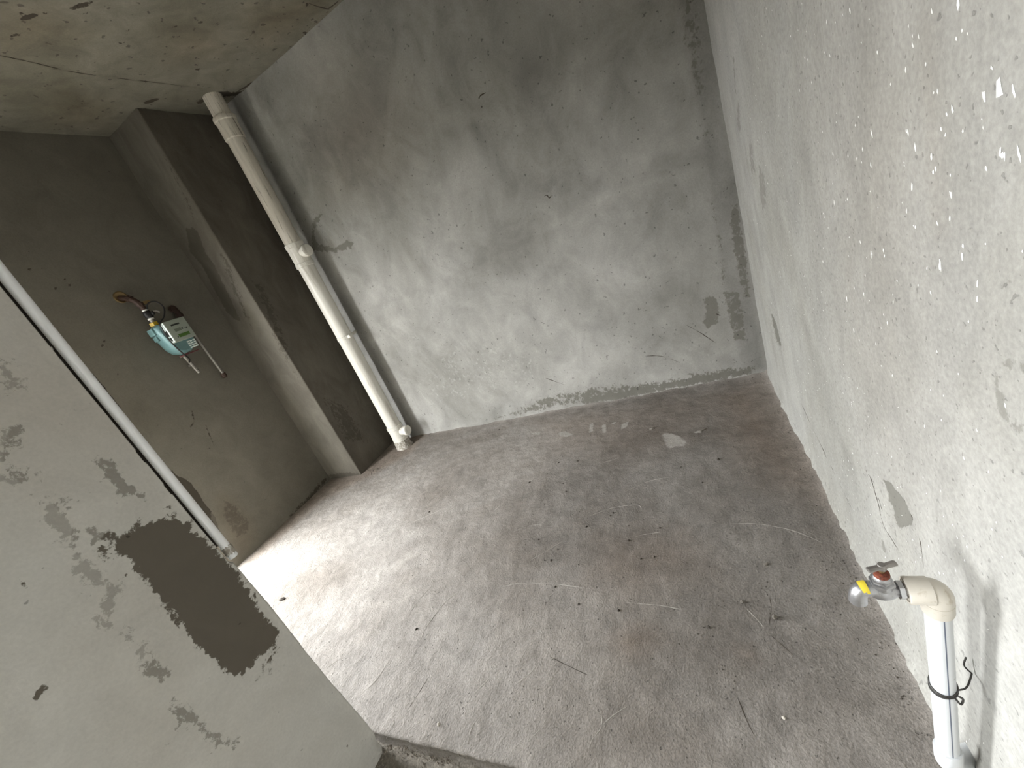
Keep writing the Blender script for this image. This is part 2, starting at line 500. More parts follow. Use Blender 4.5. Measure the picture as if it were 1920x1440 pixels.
for q in ([(-1.468, 1.931), (-1.105, 2.034), (-0.870, 1.824), (-0.956, 1.649), (-1.225, 1.638)], [(-2.142, 0.912), (-1.769, 1.116), (-1.444, 1.287), (-1.361, 0.942), (-1.574, 0.662), (-1.795, 0.711)], [(-0.851, 0.829), (-0.587, 0.868), (-0.489, 0.718), (-0.682, 0.634), (-0.857, 0.678)]):
    mk.poly(q, .12, 1, .06)
for q in ([(-1.594, 1.840), (-1.218, 1.807), (-1.225, 1.638), (-1.451, 1.641)], [(-0.999, 1.303), (-0.386, 1.246), (-0.283, 1.115), (-0.477, 1.066), (-0.828, 1.115)], [(-1.293, 2.656), (0.129, 2.518), (0.138, 2.372), (-1.213, 2.392)]):
    mk.poly(q, .06, 1, -.045)
mk.line([(0.271, 2.487), (0.286, 1.946), (0.289, 1.522), (0.297, 1.254), (0.290, 0.979), (0.294, 0.861), (0.293, 0.725)], .05, .06, 1, .05)
dz = .0035 * fbm(A * 2.2, B * 2.2, 3, 4) + .0012 * fbm(A * 14, B * 14, 9, 4, .6) + .0009 * np.abs(fbm(A * 30 + 3 * fbm(A * 4, B * 4, 1), B * 9, 21, 3))
dz += .014 * np.exp(-np.abs(XR - A) / .018) * (1 + .4 * fbm(A * 8, B * 24, 5, 3))
dz += .012 * np.exp(-np.abs(YB - B) / .014) * (1 + .7 * fbm(A * 9, B * 4, 6, 3))
edge_y = YT + .004 * fbm(A * 9, A * 0, 31, 4)
Yf = np.maximum(B, edge_y)
drop = np.clip((YT - B) / .03, 0, 1)
dz = np.where(B < edge_y, -.034 * drop - .002, dz) + np.where(B >= edge_y, -.006 * np.exp(-(B - edge_y) / .008), 0)
R_floor = Relief(A, B, dz, nu, nv)
floor = surface('floor', np.stack([A, np.where(B < edge_y, edge_y + .007 * np.minimum(drop * 4, 1) - .016 * drop + .002 * fbm(A * 70, B * 90, 33, 2) * (drop > .02), B), dz], 1), (0, 0, 1), mk, M_floor, nu, nv,
                ((XL - WT, YT + .02, -.16), (XR + .15, YB + .15, -.02)))
tag(floor, 'grey brown cement screed floor with trowel marks', kind='structure')
# rough lower floor of the room the camera stands in
A, B, nu, nv = gridpts(-1.45, XR + .03, -.35, YT + .012, .006)
mk = Marks(A, B)
dz = -.031 + .004 * fbm(A * 12, B * 12, 40, 5, .6) + .004 * sstep(B, YT - .05, YT) * fbm(A * 40, B * 40, 41, 3)
hall = surface('floor_hall', np.stack([A, B, dz], 1), (0, 0, 1), mk, M_hall, nu, nv, ((XL - WT, -3.4, -.2), (XR + .15, YT + .02, -.045)))
tag(hall, 'rough lower cement floor in front of the kitchen edge', kind='structure')

# back wall
A, B, nu, nv = gridpts(XL - .02, XR + .03, -.02, H + .01, .0085)
mk = Marks(A, B)
mk.st[:] = .75
mk.poly([(0.203, 1.934), (0.305, 1.880), (0.295, 1.185), (0.276, 0.033), (0.169, 0.059), (0.167, 0.746), (0.196, 1.350)], .02, 1, -.085)
mk.line([(0.235, 1.897), (0.229, 1.759), (0.216, 1.638), (0.216, 1.528)], .035, .05, 0, .62)
mk.line([(0.224, 1.501), (0.209, 1.320), (0.197, 1.201)], .02, .05, 0, .55)
mk.line([(0.179, 1.104), (0.175, 0.971), (0.181, 0.829), (0.167, 0.687), (0.157, 0.567)], .012, .03, 0, .66)
mk.poly([(0.243, 1.013), (0.293, 0.980), (0.295, 0.702), (0.283, 0.465), (0.234, 0.480), (0.226, 0.667), (0.229, 0.840)], .02, 0, .6)
mk.poly([(0.137, 0.573), (0.230, 0.528), (0.229, 0.219), (0.142, 0.243)], .02, 0, .58)
mk.poly([(0.042, 0.539), (0.079, 0.554), (0.113, 0.517), (0.116, 0.452), (0.087, 0.367), (0.027, 0.350), (0.005, 0.401), (0.038, 0.458)], .02, 0, .75)
mk.poly([(-1.825, 0.001), (-1.388, 0.093), (-1.142, 0.149), (-0.773, 0.155), (-0.419, 0.116), (-0.096, 0.098), (0.114, 0.109), (0.281, 0.068), (0.190, 0.007), (-0.829, 0.002), (-1.770, 0.007)], .05, 0, .56)
mk.st[B < .2] = .85
mk.poly([(-0.876, 0.078), (-0.429, 0.077), (-0.100, 0.080), (0.280, 0.061), (0.188, -0.003), (-0.831, -0.006)], .03, 0, .68)
mk.line([(-2.009, 1.143), (-1.686, 1.145), (-1.584, 1.078), (-1.411, 1.154), (-1.304, 1.148), (-1.014, 1.182), (-0.836, 1.190), (-0.615, 1.178)], .012, .02, 1, -.03)
mk.poly([(-2.015, 1.133), (-1.692, 1.135), (-1.590, 1.067), (-1.416, 1.144), (-1.309, 1.139), (-1.018, 1.173), (-0.840, 1.181), (-0.618, 1.169), (-0.358, 1.174), (-0.025, 1.240), (0.201, 1.224), (0.171, 0.917), (-0.218, 0.910), (-0.676, 0.902), (-1.347, 0.809), (-1.932, 0.802)], .16, 1, -.045)
mk.line([(-0.893, 1.853), (-0.856, 1.753), (-0.846, 1.574), (-0.703, 1.405), (-0.472, 1.329), (-0.252, 1.332)], .05, .06, 1, -.05)
mk.line([(-0.870, 1.801), (-0.859, 1.667), (-0.835, 1.599)], .03, .05, 1, -.05)
mk.line([(-0.557, 1.249), (-0.240, 1.272), (0.010, 1.278), (0.206, 1.247)], .03, .05, 1, -.04)
mk.line([(-0.748, 1.194), (-0.430, 1.245), (-0.134, 1.243), (0.171, 1.191)], .014, .03, 1, .05)
mk.line([(-0.721, 2.162), (-0.598, 2.149), (-0.512, 2.060), (-0.492, 1.955)], .05, .08, 1, -.05)
mk.spot([(-1.440, 1.338)][0], .10, .22, 0, .12, 1, -.05)
mk.poly([(-2.298, 1.864), (-2.192, 1.876), (-2.133, 1.865), (-2.192, 1.839), (-2.275, 1.806), (-2.334, 1.769), (-2.324, 1.706), (-2.227, 1.644), (-2.085, 1.648), (-2.017, 1.608), (-2.090, 1.565), (-2.238, 1.592), (-2.373, 1.644), (-2.440, 1.687)], .02, 0, .62)
mk.poly([(-1.680, 2.408), (-1.445, 2.355), (-1.318, 2.156), (-1.534, 1.950), (-1.886, 1.997), (-1.910, 2.237)], .3, 2, .55)
mk.poly([(-2.241, 2.669), (-1.367, 2.708), (0.255, 1.867), (0.227, 1.611), (-0.532, 1.850), (-1.542, 2.078), (-2.228, 2.375)], .5, 1, -.06)  # soft darker tone paints the shade high on the wall
for q in ([(-1.752, 0.754), (-1.262, 0.704), (-0.883, 0.519), (-0.843, 0.180), (-1.361, 0.158), (-1.900, 0.171), (-2.255, 0.134), (-2.172, 0.482)], [(-0.838, 0.427), (-0.415, 0.393), (-0.203, 0.188), (-0.493, 0.100), (-0.843, 0.180)], [(-2.115, 1.206), (-1.763, 1.097), (-1.841, 0.778), (-2.217, 0.785)], [(-0.143, 0.320), (0.152, 0.342), (0.201, 0.123), (-0.121, 0.130)]):
    mk.poly(q, .16, 1, .05)
    mk.poly(q, .16, 3, .36)
dn = .004 * fbm(A * 2, B * 2, 50, 4) + .0012 * fbm(A * 11, B * 11, 55, 4)
dn += .010 * np.exp(-B / .02) * (1 + .8 * fbm(A * 12, B * 3, 52, 3))
R_back = Relief(A, B, dn, nu, nv)
wall_back = surface('wall_back', np.stack([A, YB - dn, B], 1), (0, -1, 0), mk, M_back, nu, nv, ((XL - .2, YB + .015, -.15), (XR + .15, YB + .2, H + .1)))
tag(wall_back, 'patchy grey cement plaster back wall', kind='structure')

# right wall
A, B, nu, nv = gridpts(.15, YB + .02, -.04, H + .01, .0075)
mk = Marks(A, B)
for q in ([(1.951, 1.264), (1.858, 1.246), (1.904, 1.122), (2.028, 1.109)], [(1.836, 1.178), (1.737, 1.139), (1.774, 1.015), (1.899, 0.974), (1.911, 1.063)], [(2.048, 1.430), (2.010, 1.370), (2.103, 1.263), (2.165, 1.307)], [(2.012, 1.546), (1.948, 1.533), (2.038, 1.392), (2.096, 1.436)]):
    mk.poly(q, .03, 0, .6)
mk.line([(2.075, 1.628), (2.169, 1.266), (2.157, 0.912), (2.225, 0.648)], .03, .05, 1, -.04)
mk.line([(2.057, 1.180), (2.021, 0.815), (1.947, 0.620)], .02, .04, 1, -.03)
mk.spot([(0.877, 1.020)][0], .22, .55, 0, .3, 1, -.045)
mk.spot([(0.877, 1.020)][0], .2, .5, 0, .3, 2, .35)
mk.line([(0.697, 1.329), (0.697, 1.165), (0.688, 0.924), (0.684, 0.683)], .02, .05, 1, -.03)
mk.line([(0.716, 1.304), (0.706, 1.165), (0.699, 1.087)], .02, .06, 2, .5)
mk.line([(0.989, 1.042), (1.040, 0.933), (1.012, 0.857)], .03, .08, 2, .4)
ang = np.linspace(0, 2 * math.pi, 15)
c0 = [(0.547, 0.916)][0]
mk.st[:] = .6
mk.line([(c0[0] + .030 * math.cos(t) * (1 + .2 * math.sin(3 * t)), c0[1] + .042 * math.sin(t)) for t in ang], .010, .014, 0, .72)
for q in ([(0.572, 1.040)], [(0.569, 1.182)], [(0.584, 1.019)], [(0.714, 0.968)], [(0.729, 1.125)]):
    mk.spot(q[0], .02, .03, 0, .03, 0, .42)
random.seed(77)
brk = [(0.949, 0.468), (0.929, 0.480), (0.901, 0.495), (0.884, 0.490), (0.865, 0.497), (0.837, 0.499), (0.829, 0.490), (0.823, 0.483), (0.810, 0.483), (0.818, 0.454), (0.835, 0.436), (0.856, 0.410), (0.877, 0.394), (0.887, 0.393), (0.905, 0.390), (0.892, 0.415), (0.914, 0.406), (0.915, 0.421), (0.931, 0.419), (0.934, 0.438), (0.947, 0.443)]
mk.poly(brk, .010, 0, 1, st=.9)
for q in ([(0.978, 0.252), (0.961, 0.266), (0.949, 0.246), (0.937, 0.244), (0.964, 0.218)], [(2.256, -0.092), (2.198, -0.075), (2.131, -0.118), (2.195, -0.151)]):
    mk.poly(q, .006, 0, .8)
slit = [(2.104, 0.548), (2.064, 0.508), (1.984, 0.483), (1.951, 0.405), (2.006, 0.363), (2.094, 0.361), (2.124, 0.419)]
mk.poly(slit, .008, 0, .9, st=1.0)
mk.line([(2.263, 0.039), (1.970, 0.029), (1.534, 0.023), (1.232, 0.057), (0.988, 0.022), (0.858, 0.038)], .03, .04, 0, .42)
mk.line([(1.417, 0.632), (1.354, 0.433), (1.131, 0.353)], .03, .05, 1, -.03)
mk.line([(1.482, 0.756), (1.402, 0.525)], .015, .03, 1, -.04)
mk.poly([(0.833, 0.371), (0.747, 0.437), (0.661, 0.456), (0.646, 0.423), (0.677, 0.381), (0.749, 0.376)], .05, 1, -.03)  # soft darker patch paints the shadow the tap casts
mk.poly([(0.984, 0.428), (0.833, 0.371), (0.779, 0.362), (0.866, 0.260), (1.007, 0.268), (1.055, 0.378)], .03, 1, .03)
dn = .004 * fbm(A * 2, B * 2, 60, 4) + .0010 * fbm(A * 14, B * 9, 65, 4)
dn += .017 * np.exp(-np.maximum(B, 0) / .022) * (1 + .45 * fbm(A * 22, B * 6, 62, 4))
m2 = Marks(A, B); m2.poly(slit, .008, 0, 1)
dn -= .018 * m2.c[:, 0]
m2 = Marks(A, B); m2.poly(brk, .006, 0, 1)
dn -= .006 * m2.c[:, 0]
m2 = Marks(A, B); m2.poly([(0.645, 0.030), (0.621, 0.072), (0.605, 0.071), (0.602, -0.019), (0.629, -0.082), (0.640, -0.027)], .008, 0, 1)
dn -= .045 * m2.c[:, 0]
mk.c[:, 0] = np.maximum(mk.c[:, 0], m2.c[:, 0]); mk.st[m2.c[:, 0] > .1] = 1
m2 = Marks(A, B); m2.poly([(1.050, 0.446), (0.950, 0.464), (0.920, 0.443), (0.893, 0.381), (0.830, 0.421), (0.781, 0.454), (0.770, 0.387), (0.839, 0.292), (0.924, 0.315), (0.979, 0.353)], .006, 0, 1)
dn -= .003 * m2.c[:, 0]
R_right = Relief(A, B, dn, nu, nv)
wall_right = surface('wall_right', np.stack([XR - dn, A, B], 1), (-1, 0, 0), mk, M_right, nu, nv, ((XR + .05, -3.4, -.15), (XR + .2, YB + .2, H + .1)))
tag(wall_right, 'pale grey plaster wall on the right spattered with white specks', kind='structure')
rect_box('wall_hall_right', (XR, -3.4, -.05), (XR + .05, .15, H), M_right)

# left wall (the doorway to the balcony is hidden by the near wall)
A, B, nu, nv = gridpts(OP_Y1, YP + .03, -.02, H + .01, .008)
mk = Marks(A, B)
mk.poly([(1.160, 0.763), (1.162, 0.721), (1.182, 0.680), (1.197, 0.625), (1.195, 0.558), (1.187, 0.473), (1.188, 0.419), (1.182, 0.348), (1.162, 0.295), (1.133, 0.273), (1.133, 0.341), (1.105, 0.364), (1.124, 0.500), (1.121, 0.651)], .012, 0, 1)
mk.poly([(1.274, 0.454), (1.339, 0.374), (1.337, 0.184), (1.278, 0.046), (1.143, 0.020), (1.160, 0.194), (1.188, 0.352)], .05, 2, .5)
mk.poly([(1.279, 0.450), (1.346, 0.353), (1.343, 0.179), (1.283, 0.066), (1.185, 0.143), (1.195, 0.322)], .04, 0, .55, st=.5)
mk.line([(1.496, 0.827), (1.499, 0.552), (1.555, -0.000)], .045, .02, 1, .04)
mk.line([(1.451, 1.011), (1.426, 0.944), (1.388, 0.927)], .008, .012, 0, .7)
mk.line([(1.468, 0.896), (1.446, 0.805), (1.433, 0.744)], .01, .012, 0, .6)
mk.line([(1.324, 1.125), (1.335, 1.041)], .012, .02, 0, .55)
mk.line([(1.702, 0.724), (1.820, 0.244), (1.919, 0.057)], .03, .06, 1, -.02)
mk.line([(1.568, 0.003), (1.734, 0.006), (1.961, 0.028)], .045, .05, 0, .6)
for q in ([(1.228, 2.011)], [(1.332, 1.934)], [(1.271, 1.897)], [(1.330, 1.897)], [(1.297, 1.570)], [(1.277, 1.551)]):
    mk.spot(q[0], .012, .008, .5, .01, 0, .75)
mk.line([(1.193, 1.706), (1.166, 1.459), (1.169, 1.069)], .1, .1, 2, .25)
mk.poly([(1.518, 2.712), (2.033, 2.718), (1.937, 2.463), (1.526, 2.270), (1.250, 2.244)], .4, 1, -.03)
dn = .004 * fbm(A * 2, B * 2, 70, 4) + .0008 * fbm(A * 10, B * 10, 75, 4) + .010 * np.exp(-np.maximum(B, 0) / .015) * (1 + .7 * fbm(A * 12, B * 3, 72, 3))
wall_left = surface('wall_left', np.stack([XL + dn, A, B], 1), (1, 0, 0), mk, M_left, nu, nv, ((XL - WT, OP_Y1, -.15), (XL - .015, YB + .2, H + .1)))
tag(wall_left, 'dark grey plaster wall with the gas meter', kind='structure')
rect_box('wall_left_lintel', (XL - WT, OP_Y0, OP_Z), (XL, OP_Y1, H + .1), M_left)

# pillar in the back left corner
A1 = np.arange(XL - .02, XQ - .006, .008)
nf = len(A1)
arc = [(XQ - .007 + .007 * math.sin(t), YP + .007 - .007 * math.cos(t)) for t in np.linspace(0, math.pi / 2, 6)]
Y1 = np.arange(YP + .014, YB + .02, .008)
path = [(x, YP) for x in A1] + arc + [(XQ, y) for y in Y1]
pn = [(0, -1)] * nf + [(math.sin(t), -math.cos(t)) for t in np.linspace(0, math.pi / 2, 6)] + [(1, 0)] * len(Y1)
sarc = np.concatenate([[0], np.cumsum([math.hypot(b[0] - a[0], b[1] - a[1]) for a, b in zip(path[:-1], path[1:])])])
zz = np.linspace(-.02, H + .01, 330)
S, B = np.meshgrid(sarc, zz); S = S.ravel(); B = B.ravel()
px = np.tile([p[0] for p in path], len(zz)); py = np.tile([p[1] for p in path], len(zz))
nx = np.tile([p[0] for p in pn], len(zz)); ny = np.tile([p[1] for p in pn], len(zz))
S0 = sarc[nf - 1] - (XQ - .007)          # along the front face the arc length is x + S0
mk = Marks(S - S0, B)
mk.st[:] = .6
mk.poly([(-2.848, 2.068), (-2.783, 2.054), (-2.757, 2.010), (-2.799, 1.900), (-2.793, 1.788), (-2.853, 1.516), (-2.879, 1.414), (-2.934, 1.438), (-2.962, 1.508), (-2.942, 1.683), (-2.914, 1.828), (-2.942, 1.950)], .015, 0, .8)
mk.poly([(-3.093, 0.056), (-2.834, 0.052), (-2.640, 0.027), (-2.664, -0.024), (-3.080, -0.014)], .02, 0, .7)
def side(pts): return [(XQ - .003 + (y - YP), z) for y, z in pts]
for q in ([(1.953, 1.853), (2.017, 1.806), (1.916, 1.535), (1.815, 1.264), (1.821, 1.452), (1.859, 1.625)], [(2.073, 1.645), (2.141, 1.550), (2.063, 1.164), (1.953, 0.866), (1.943, 1.130)], [(1.993, 2.467), (2.010, 2.345), (1.940, 2.026), (1.916, 2.094)], [(2.061, 0.717), (2.224, 0.527), (2.219, 0.163), (2.042, 0.287)]):
    mk.poly(side(q), .05, 0, .62)
mk.poly([(XQ, -.1), (XQ + .6, -.1), (XQ + .6, 3), (XQ, 3)], .01, 2, .2)
dn = .004 * fbm(S * 3, B * 2, 80, 4) + .0008 * fbm(S * 12, B * 10, 85, 4)
pil = surface('wall_pillar', np.stack([px + nx * dn, py + ny * dn, B], 1), (0, -1, 0), mk, M_pillar, len(path), len(zz), ((XL - .05, YP + .02, -.1), (XQ - .02, YB + .05, H + .05)))
tag(pil, 'brownish boxed pillar in the back left corner', kind='structure')

# near wall on the left: face, rounded end, short return
YN = -.16
rr = .006
Y1 = np.concatenate([np.arange(YN, YE - .024, .0042), np.linspace(YE - .022, YE - rr - .0015, 9)])
arc = [(XP - rr + rr * math.cos(t), YE - rr + rr * math.sin(t)) for t in np.linspace(0, math.pi / 2, 7)]
X2 = np.arange(XP - rr - .006, XP - .14, -.006)
path = [(XP, y) for y in Y1] + arc + [(x, YE) for x in X2]
pn = [(1, 0)] * len(Y1) + [(math.cos(t), math.sin(t)) for t in np.linspace(0, math.pi / 2, 7)] + [(0, 1)] * len(X2)
zz = np.linspace(-.028, H + .01, 620)
sarc = np.concatenate([[0], np.cumsum([math.hypot(b[0] - a[0], b[1] - a[1]) for a, b in zip(path[:-1], path[1:])])]) + YN
S, B = np.meshgrid(sarc, zz); S = S.ravel(); B = B.ravel()
px = np.tile([p[0] for p in path], len(zz)); py = np.tile([p[1] for p in path], len(zz))
nx = np.tile([p[0] for p in pn], len(zz)); ny = np.tile([p[1] for p in pn], len(zz))
mk = Marks(S, B)
M_half = .40
for q in ([(0.251, 1.154), (0.266, 1.127), (0.259, 1.071), (0.246, 1.013), (0.247, 0.952), (0.269, 0.941), (0.247, 0.920), (0.225, 0.901), (0.197, 0.875), (0.207, 0.910), (0.223, 0.951), (0.223, 0.996), (0.231, 1.045), (0.241, 1.097)],
          [(0.208, 0.852), (0.217, 0.831), (0.216, 0.789), (0.211, 0.736), (0.205, 0.700), (0.187, 0.699), (0.186, 0.741), (0.194, 0.794)],
          [(0.184, 0.660), (0.199, 0.628), (0.200, 0.508), (0.202, 0.452), (0.179, 0.500), (0.177, 0.564), (0.171, 0.620)],
          [(0.281, 1.078), (0.302, 1.028), (0.263, 0.979), (0.254, 1.019)],
          [(0.346, 1.411), (0.358, 1.406), (0.349, 1.358), (0.335, 1.353), (0.323, 1.371)], [(0.284, 1.302), (0.303, 1.292), (0.293, 1.259), (0.276, 1.263), (0.268, 1.274)], [(0.357, 1.177), (0.369, 1.171), (0.373, 1.103), (0.377, 1.060), (0.360, 1.090), (0.350, 1.123)],
          [(0.262, 1.264), (0.270, 1.240), (0.265, 1.200), (0.243, 1.206), (0.238, 1.222)], [(0.256, 1.162), (0.279, 1.148), (0.283, 1.118), (0.261, 1.104), (0.248, 1.137)]):
    mk.poly(q, .035, 0, .9, st=.42)
for q in ([(0.378, 0.574), (0.412, 0.546), (0.402, 0.505), (0.314, 0.481), (0.279, 0.500), (0.288, 0.537)], [(0.308, 1.037), (0.347, 1.044), (0.412, 1.000), (0.412, 0.970), (0.345, 1.023)], [(0.183, 0.710), (0.193, 0.655), (0.182, 0.619), (0.167, 0.666)], [(0.154, 0.594), (0.168, 0.482), (0.150, 0.532)], [(0.357, 1.273), (0.380, 1.245), (0.351, 1.212), (0.316, 1.224)], [(0.329, 1.174), (0.337, 1.141), (0.372, 1.067), (0.332, 1.102)]):
    mk.poly(q, .05, 0, .52, st=.6)
mk.poly([(0.341, 1.024), (0.350, 1.012), (0.359, 1.000), (0.374, 0.998), (0.396, 0.983), (0.404, 0.959), (0.422, 0.956), (0.421, 0.941), (0.406, 0.939), (0.403, 0.926), (0.414, 0.905), (0.414, 0.872), (0.420, 0.825), (0.421, 0.767), (0.419, 0.719), (0.408, 0.657), (0.405, 0.599), (0.416, 0.555), (0.399, 0.551), (0.364, 0.549), (0.330, 0.562), (0.296, 0.558), (0.284, 0.582), (0.279, 0.627), (0.284, 0.649), (0.276, 0.698), (0.271, 0.741), (0.283, 0.764), (0.283, 0.812), (0.282, 0.858), (0.294, 0.886), (0.283, 0.918), (0.289, 0.965), (0.284, 0.988), (0.282, 1.002), (0.298, 1.014), (0.314, 1.020), (0.321, 1.008)], .02, 0, 1, st=1.0)
mk.spot([(0.085, 0.867)][0], .011, .008, .5, .008, 0, .78)
mk.poly([(0.409, 1.520), (0.422, 1.376), (0.408, 1.227), (0.327, 1.216), (0.286, 1.306)], .2, 2, .4)
mk.line([(0.417, 1.534), (0.422, 0.931), (0.427, -0.006)], .006, .012, 1, .03)  # lighter line paints the light caught by the rounded edge
for q in ([(0.169, 1.058), (0.168, 1.036)], [(0.357, 0.125), (0.409, 0.060)], [(0.395, 0.060), (0.389, 0.000)]):
    mk.line(q, .003, .01, 0, .6)
dn = .0022 * fbm(S * 3, B * 3, 90, 4) + .0006 * fbm(S * 20, B * 20, 95, 3)
edge = np.exp(-((S - (YE + .002)) / .014) ** 2)
dn += edge * (.002 * fbm(S * 0, B * 16, 97, 4) - .010 * sstep(.05 - B, 0, .05) * (1 + fbm(S * 0, B * 60, 98, 3)))
qx, qy = px + nx * dn, py + ny * dn
chase = (S > YE - .0085 + .0018 * fbm(S * 0, B * 22, 99, 4)) & (B > .800)          # chase cut into the edge for the thin pipe
qx = np.where(chase, np.minimum(qx, XP - .034), qx)
near = surface('wall_front', np.stack([qx, qy, B], 1), (1, 0, 0), mk, M_part, len(path), len(zz), ((XP - .15, YN, -.05), (XP - .045, YE - .015, H)))
tag(near, 'smooth grey near wall on the left with a dark damp patch', kind='structure')

# ceiling
A, B, nu, nv = gridpts(XL - .02, XR + .03, -.2, YB + .03, .0095)
mk = Marks(A, B)
joint = [(-2.344, 1.264), (-2.355, 1.359), (-2.367, 1.465), (-2.391, 1.628), (-2.381, 1.829), (-2.364, 2.007), (-2.351, 2.254)]
mk.line(joint, .002, .010, 0, .72)
mk.poly(joint + [(-2.234, 2.505), (-2.632, 2.444), (-2.655, 2.039), (-2.995, 2.032), (-3.015, 1.513), (-2.994, 1.392)], .03, 1, -.03)
for q, ra, rb in (([(-2.072, 1.377)], .035, .016), ([(-2.065, 1.352)], .012, .01), ([(-2.031, 1.415)], .014, .009), ([(-1.938, 1.497)], .05, .014), ([(-1.977, 1.524)], .018, .008), ([(-2.015, 1.698)], .014, .008), ([(-2.106, 1.713)], .018, .008), ([(-2.548, 2.043)], .05, .02), ([(-1.905, 1.863)], .02, .01), ([(-2.289, 1.674)], .02, .008), ([(-2.185, 2.122)], .016, .01), ([(-1.825, 1.945)], .01, .01), ([(-2.202, 1.371)], .02, .01), ([(-2.466, 1.511)], .012, .006)):
    mk.spot(q[0], ra, rb, .6, .012, 0, .8)
mk.line([(-1.890, 1.520), (-1.937, 1.580)], .003, .008, 0, .7)
mk.line([(-2.229, 1.906), (-2.296, 1.964)], .003, .008, 0, .7)
for q in ([(-1.940, 1.881), (-1.868, 2.031), (-2.013, 2.148), (-2.134, 1.979)], [(-1.640, 2.125), (-1.418, 2.367), (-1.495, 2.398), (-1.829, 2.330), (-1.789, 2.197)], [(-2.081, 1.295), (-2.023, 1.404), (-2.121, 1.502), (-2.295, 1.378)], [(-2.561, 1.640), (-2.672, 1.841), (-2.902, 1.954), (-2.883, 1.694)]):
    mk.poly(q, .12, 2, .8)
for q in ([(-2.053, 1.938), (-1.922, 2.124), (-2.035, 2.226), (-2.150, 2.044)], [(-2.348, 1.534), (-2.259, 1.853), (-2.356, 1.869), (-2.405, 1.551)], [(-1.786, 1.928), (-1.699, 2.014), (-1.824, 2.124), (-1.916, 2.030)], [(-2.024, 2.253), (-1.702, 2.381), (-1.713, 2.469), (-2.192, 2.437)]):
    mk.poly(q, .10, 0, .42)
mk.line([(-2.202, 2.503), (-1.940, 2.491), (-1.658, 2.472), (-1.435, 2.465)], .03, .03, 0, .45)  # this and the next lines darken the shaded gap at the wall tops
mk.line([(-2.490, 2.309), (-2.419, 2.328), (-2.383, 2.408), (-2.315, 2.500), (-2.226, 2.531)], .03, .03, 0, .75)
mk.line([(-2.996, 2.018), (-2.660, 2.020)], .02, .02, 0, .6)
dn = .004 * fbm(A * 2, B * 2, 110, 4) + .001 * fbm(A * 16, B * 16, 115, 4)
below = Marks(A, B); below.poly(joint + [(-2.234, 2.505), (-2.632, 2.444), (-2.655, 2.039), (-2.995, 2.032), (-3.015, 1.513), (-2.994, 1.392)], .004, 0, 1)
dn += .004 * below.c[:, 0]
R_ceil = Relief(A, B, dn, nu, nv)
ceil = surface('ceiling', np.stack([A, B, H - dn], 1), (0, 0, -1), mk, M_ceil, nu, nv, ((XL - .2, -3.4, H + .015), (XR + .2, YB + .2, H + .2)))
tag(ceil, 'stained raw concrete ceiling slab with a board joint', kind='structure')
rect_box('ceiling_hall', (XL, -3.4, H - .01), (XR, -.2, H + .015), M_ceil)

# the room behind the camera, with its window
rect_box('wall_hall_back', (XL - .2, -3.6, -.2), (XR + .2, -3.4, H + .2), M_part)
rect_box('wall_hall_left', (XL - WT, -3.4, -.2), (XL, HO_Y0, H + .1), M_part)
rect_box('wall_hall_left', (XL - WT, HO_Y1, -.2), (XL, OP_Y0, H + .1), M_part)
rect_box('wall_hall_left', (XL - WT, HO_Y0, -.2), (XL, HO_Y1, HO_Z0), M_part)
rect_box('wall_hall_left', (XL - WT, HO_Y0, HO_Z1), (XL, HO_Y1, H + .1), M_part)
rect_box('wall_partition', (XL, .27, -.05), (XP - .15, YE - .012, H), M_part)
rect_box('floor_balcony', (XL - 1.4, HO_Y0 - .3, -.2), (XL - WT, OP_Y1 + .8, -.04), M_floor)

# ------------------------------------------------------------------ relief lines on the floor, cracks, splashes
def ribbon(bm, pts, n, width, height, taper=True):
    """raised ridge of triangular section along pts"""
    P = smooth_path(pts, 5)
    n = Vector(n)
    rows = []
    for i, p in enumerate(P):
        a = P[max(i - 1, 0)]; b = P[min(i + 1, len(P) - 1)]
        t = (b - a).normalized()
        s = n.cross(t).normalized()
        f = 1.0
        if taper:
            q = i / (len(P) - 1)
            f = max(.12, min(1, 5 * min(q, 1 - q))) * random.uniform(.65, 1.15)
        rows.append((bm.verts.new(p - s * width * f), bm.verts.new(p + n * height * f), bm.verts.new(p + s * width * f)))
    for a, b in zip(rows[:-1], rows[1:]):
        bm.faces.new((a[0], a[1], b[1], b[0])); bm.faces.new((a[1], a[2], b[2], b[1]))

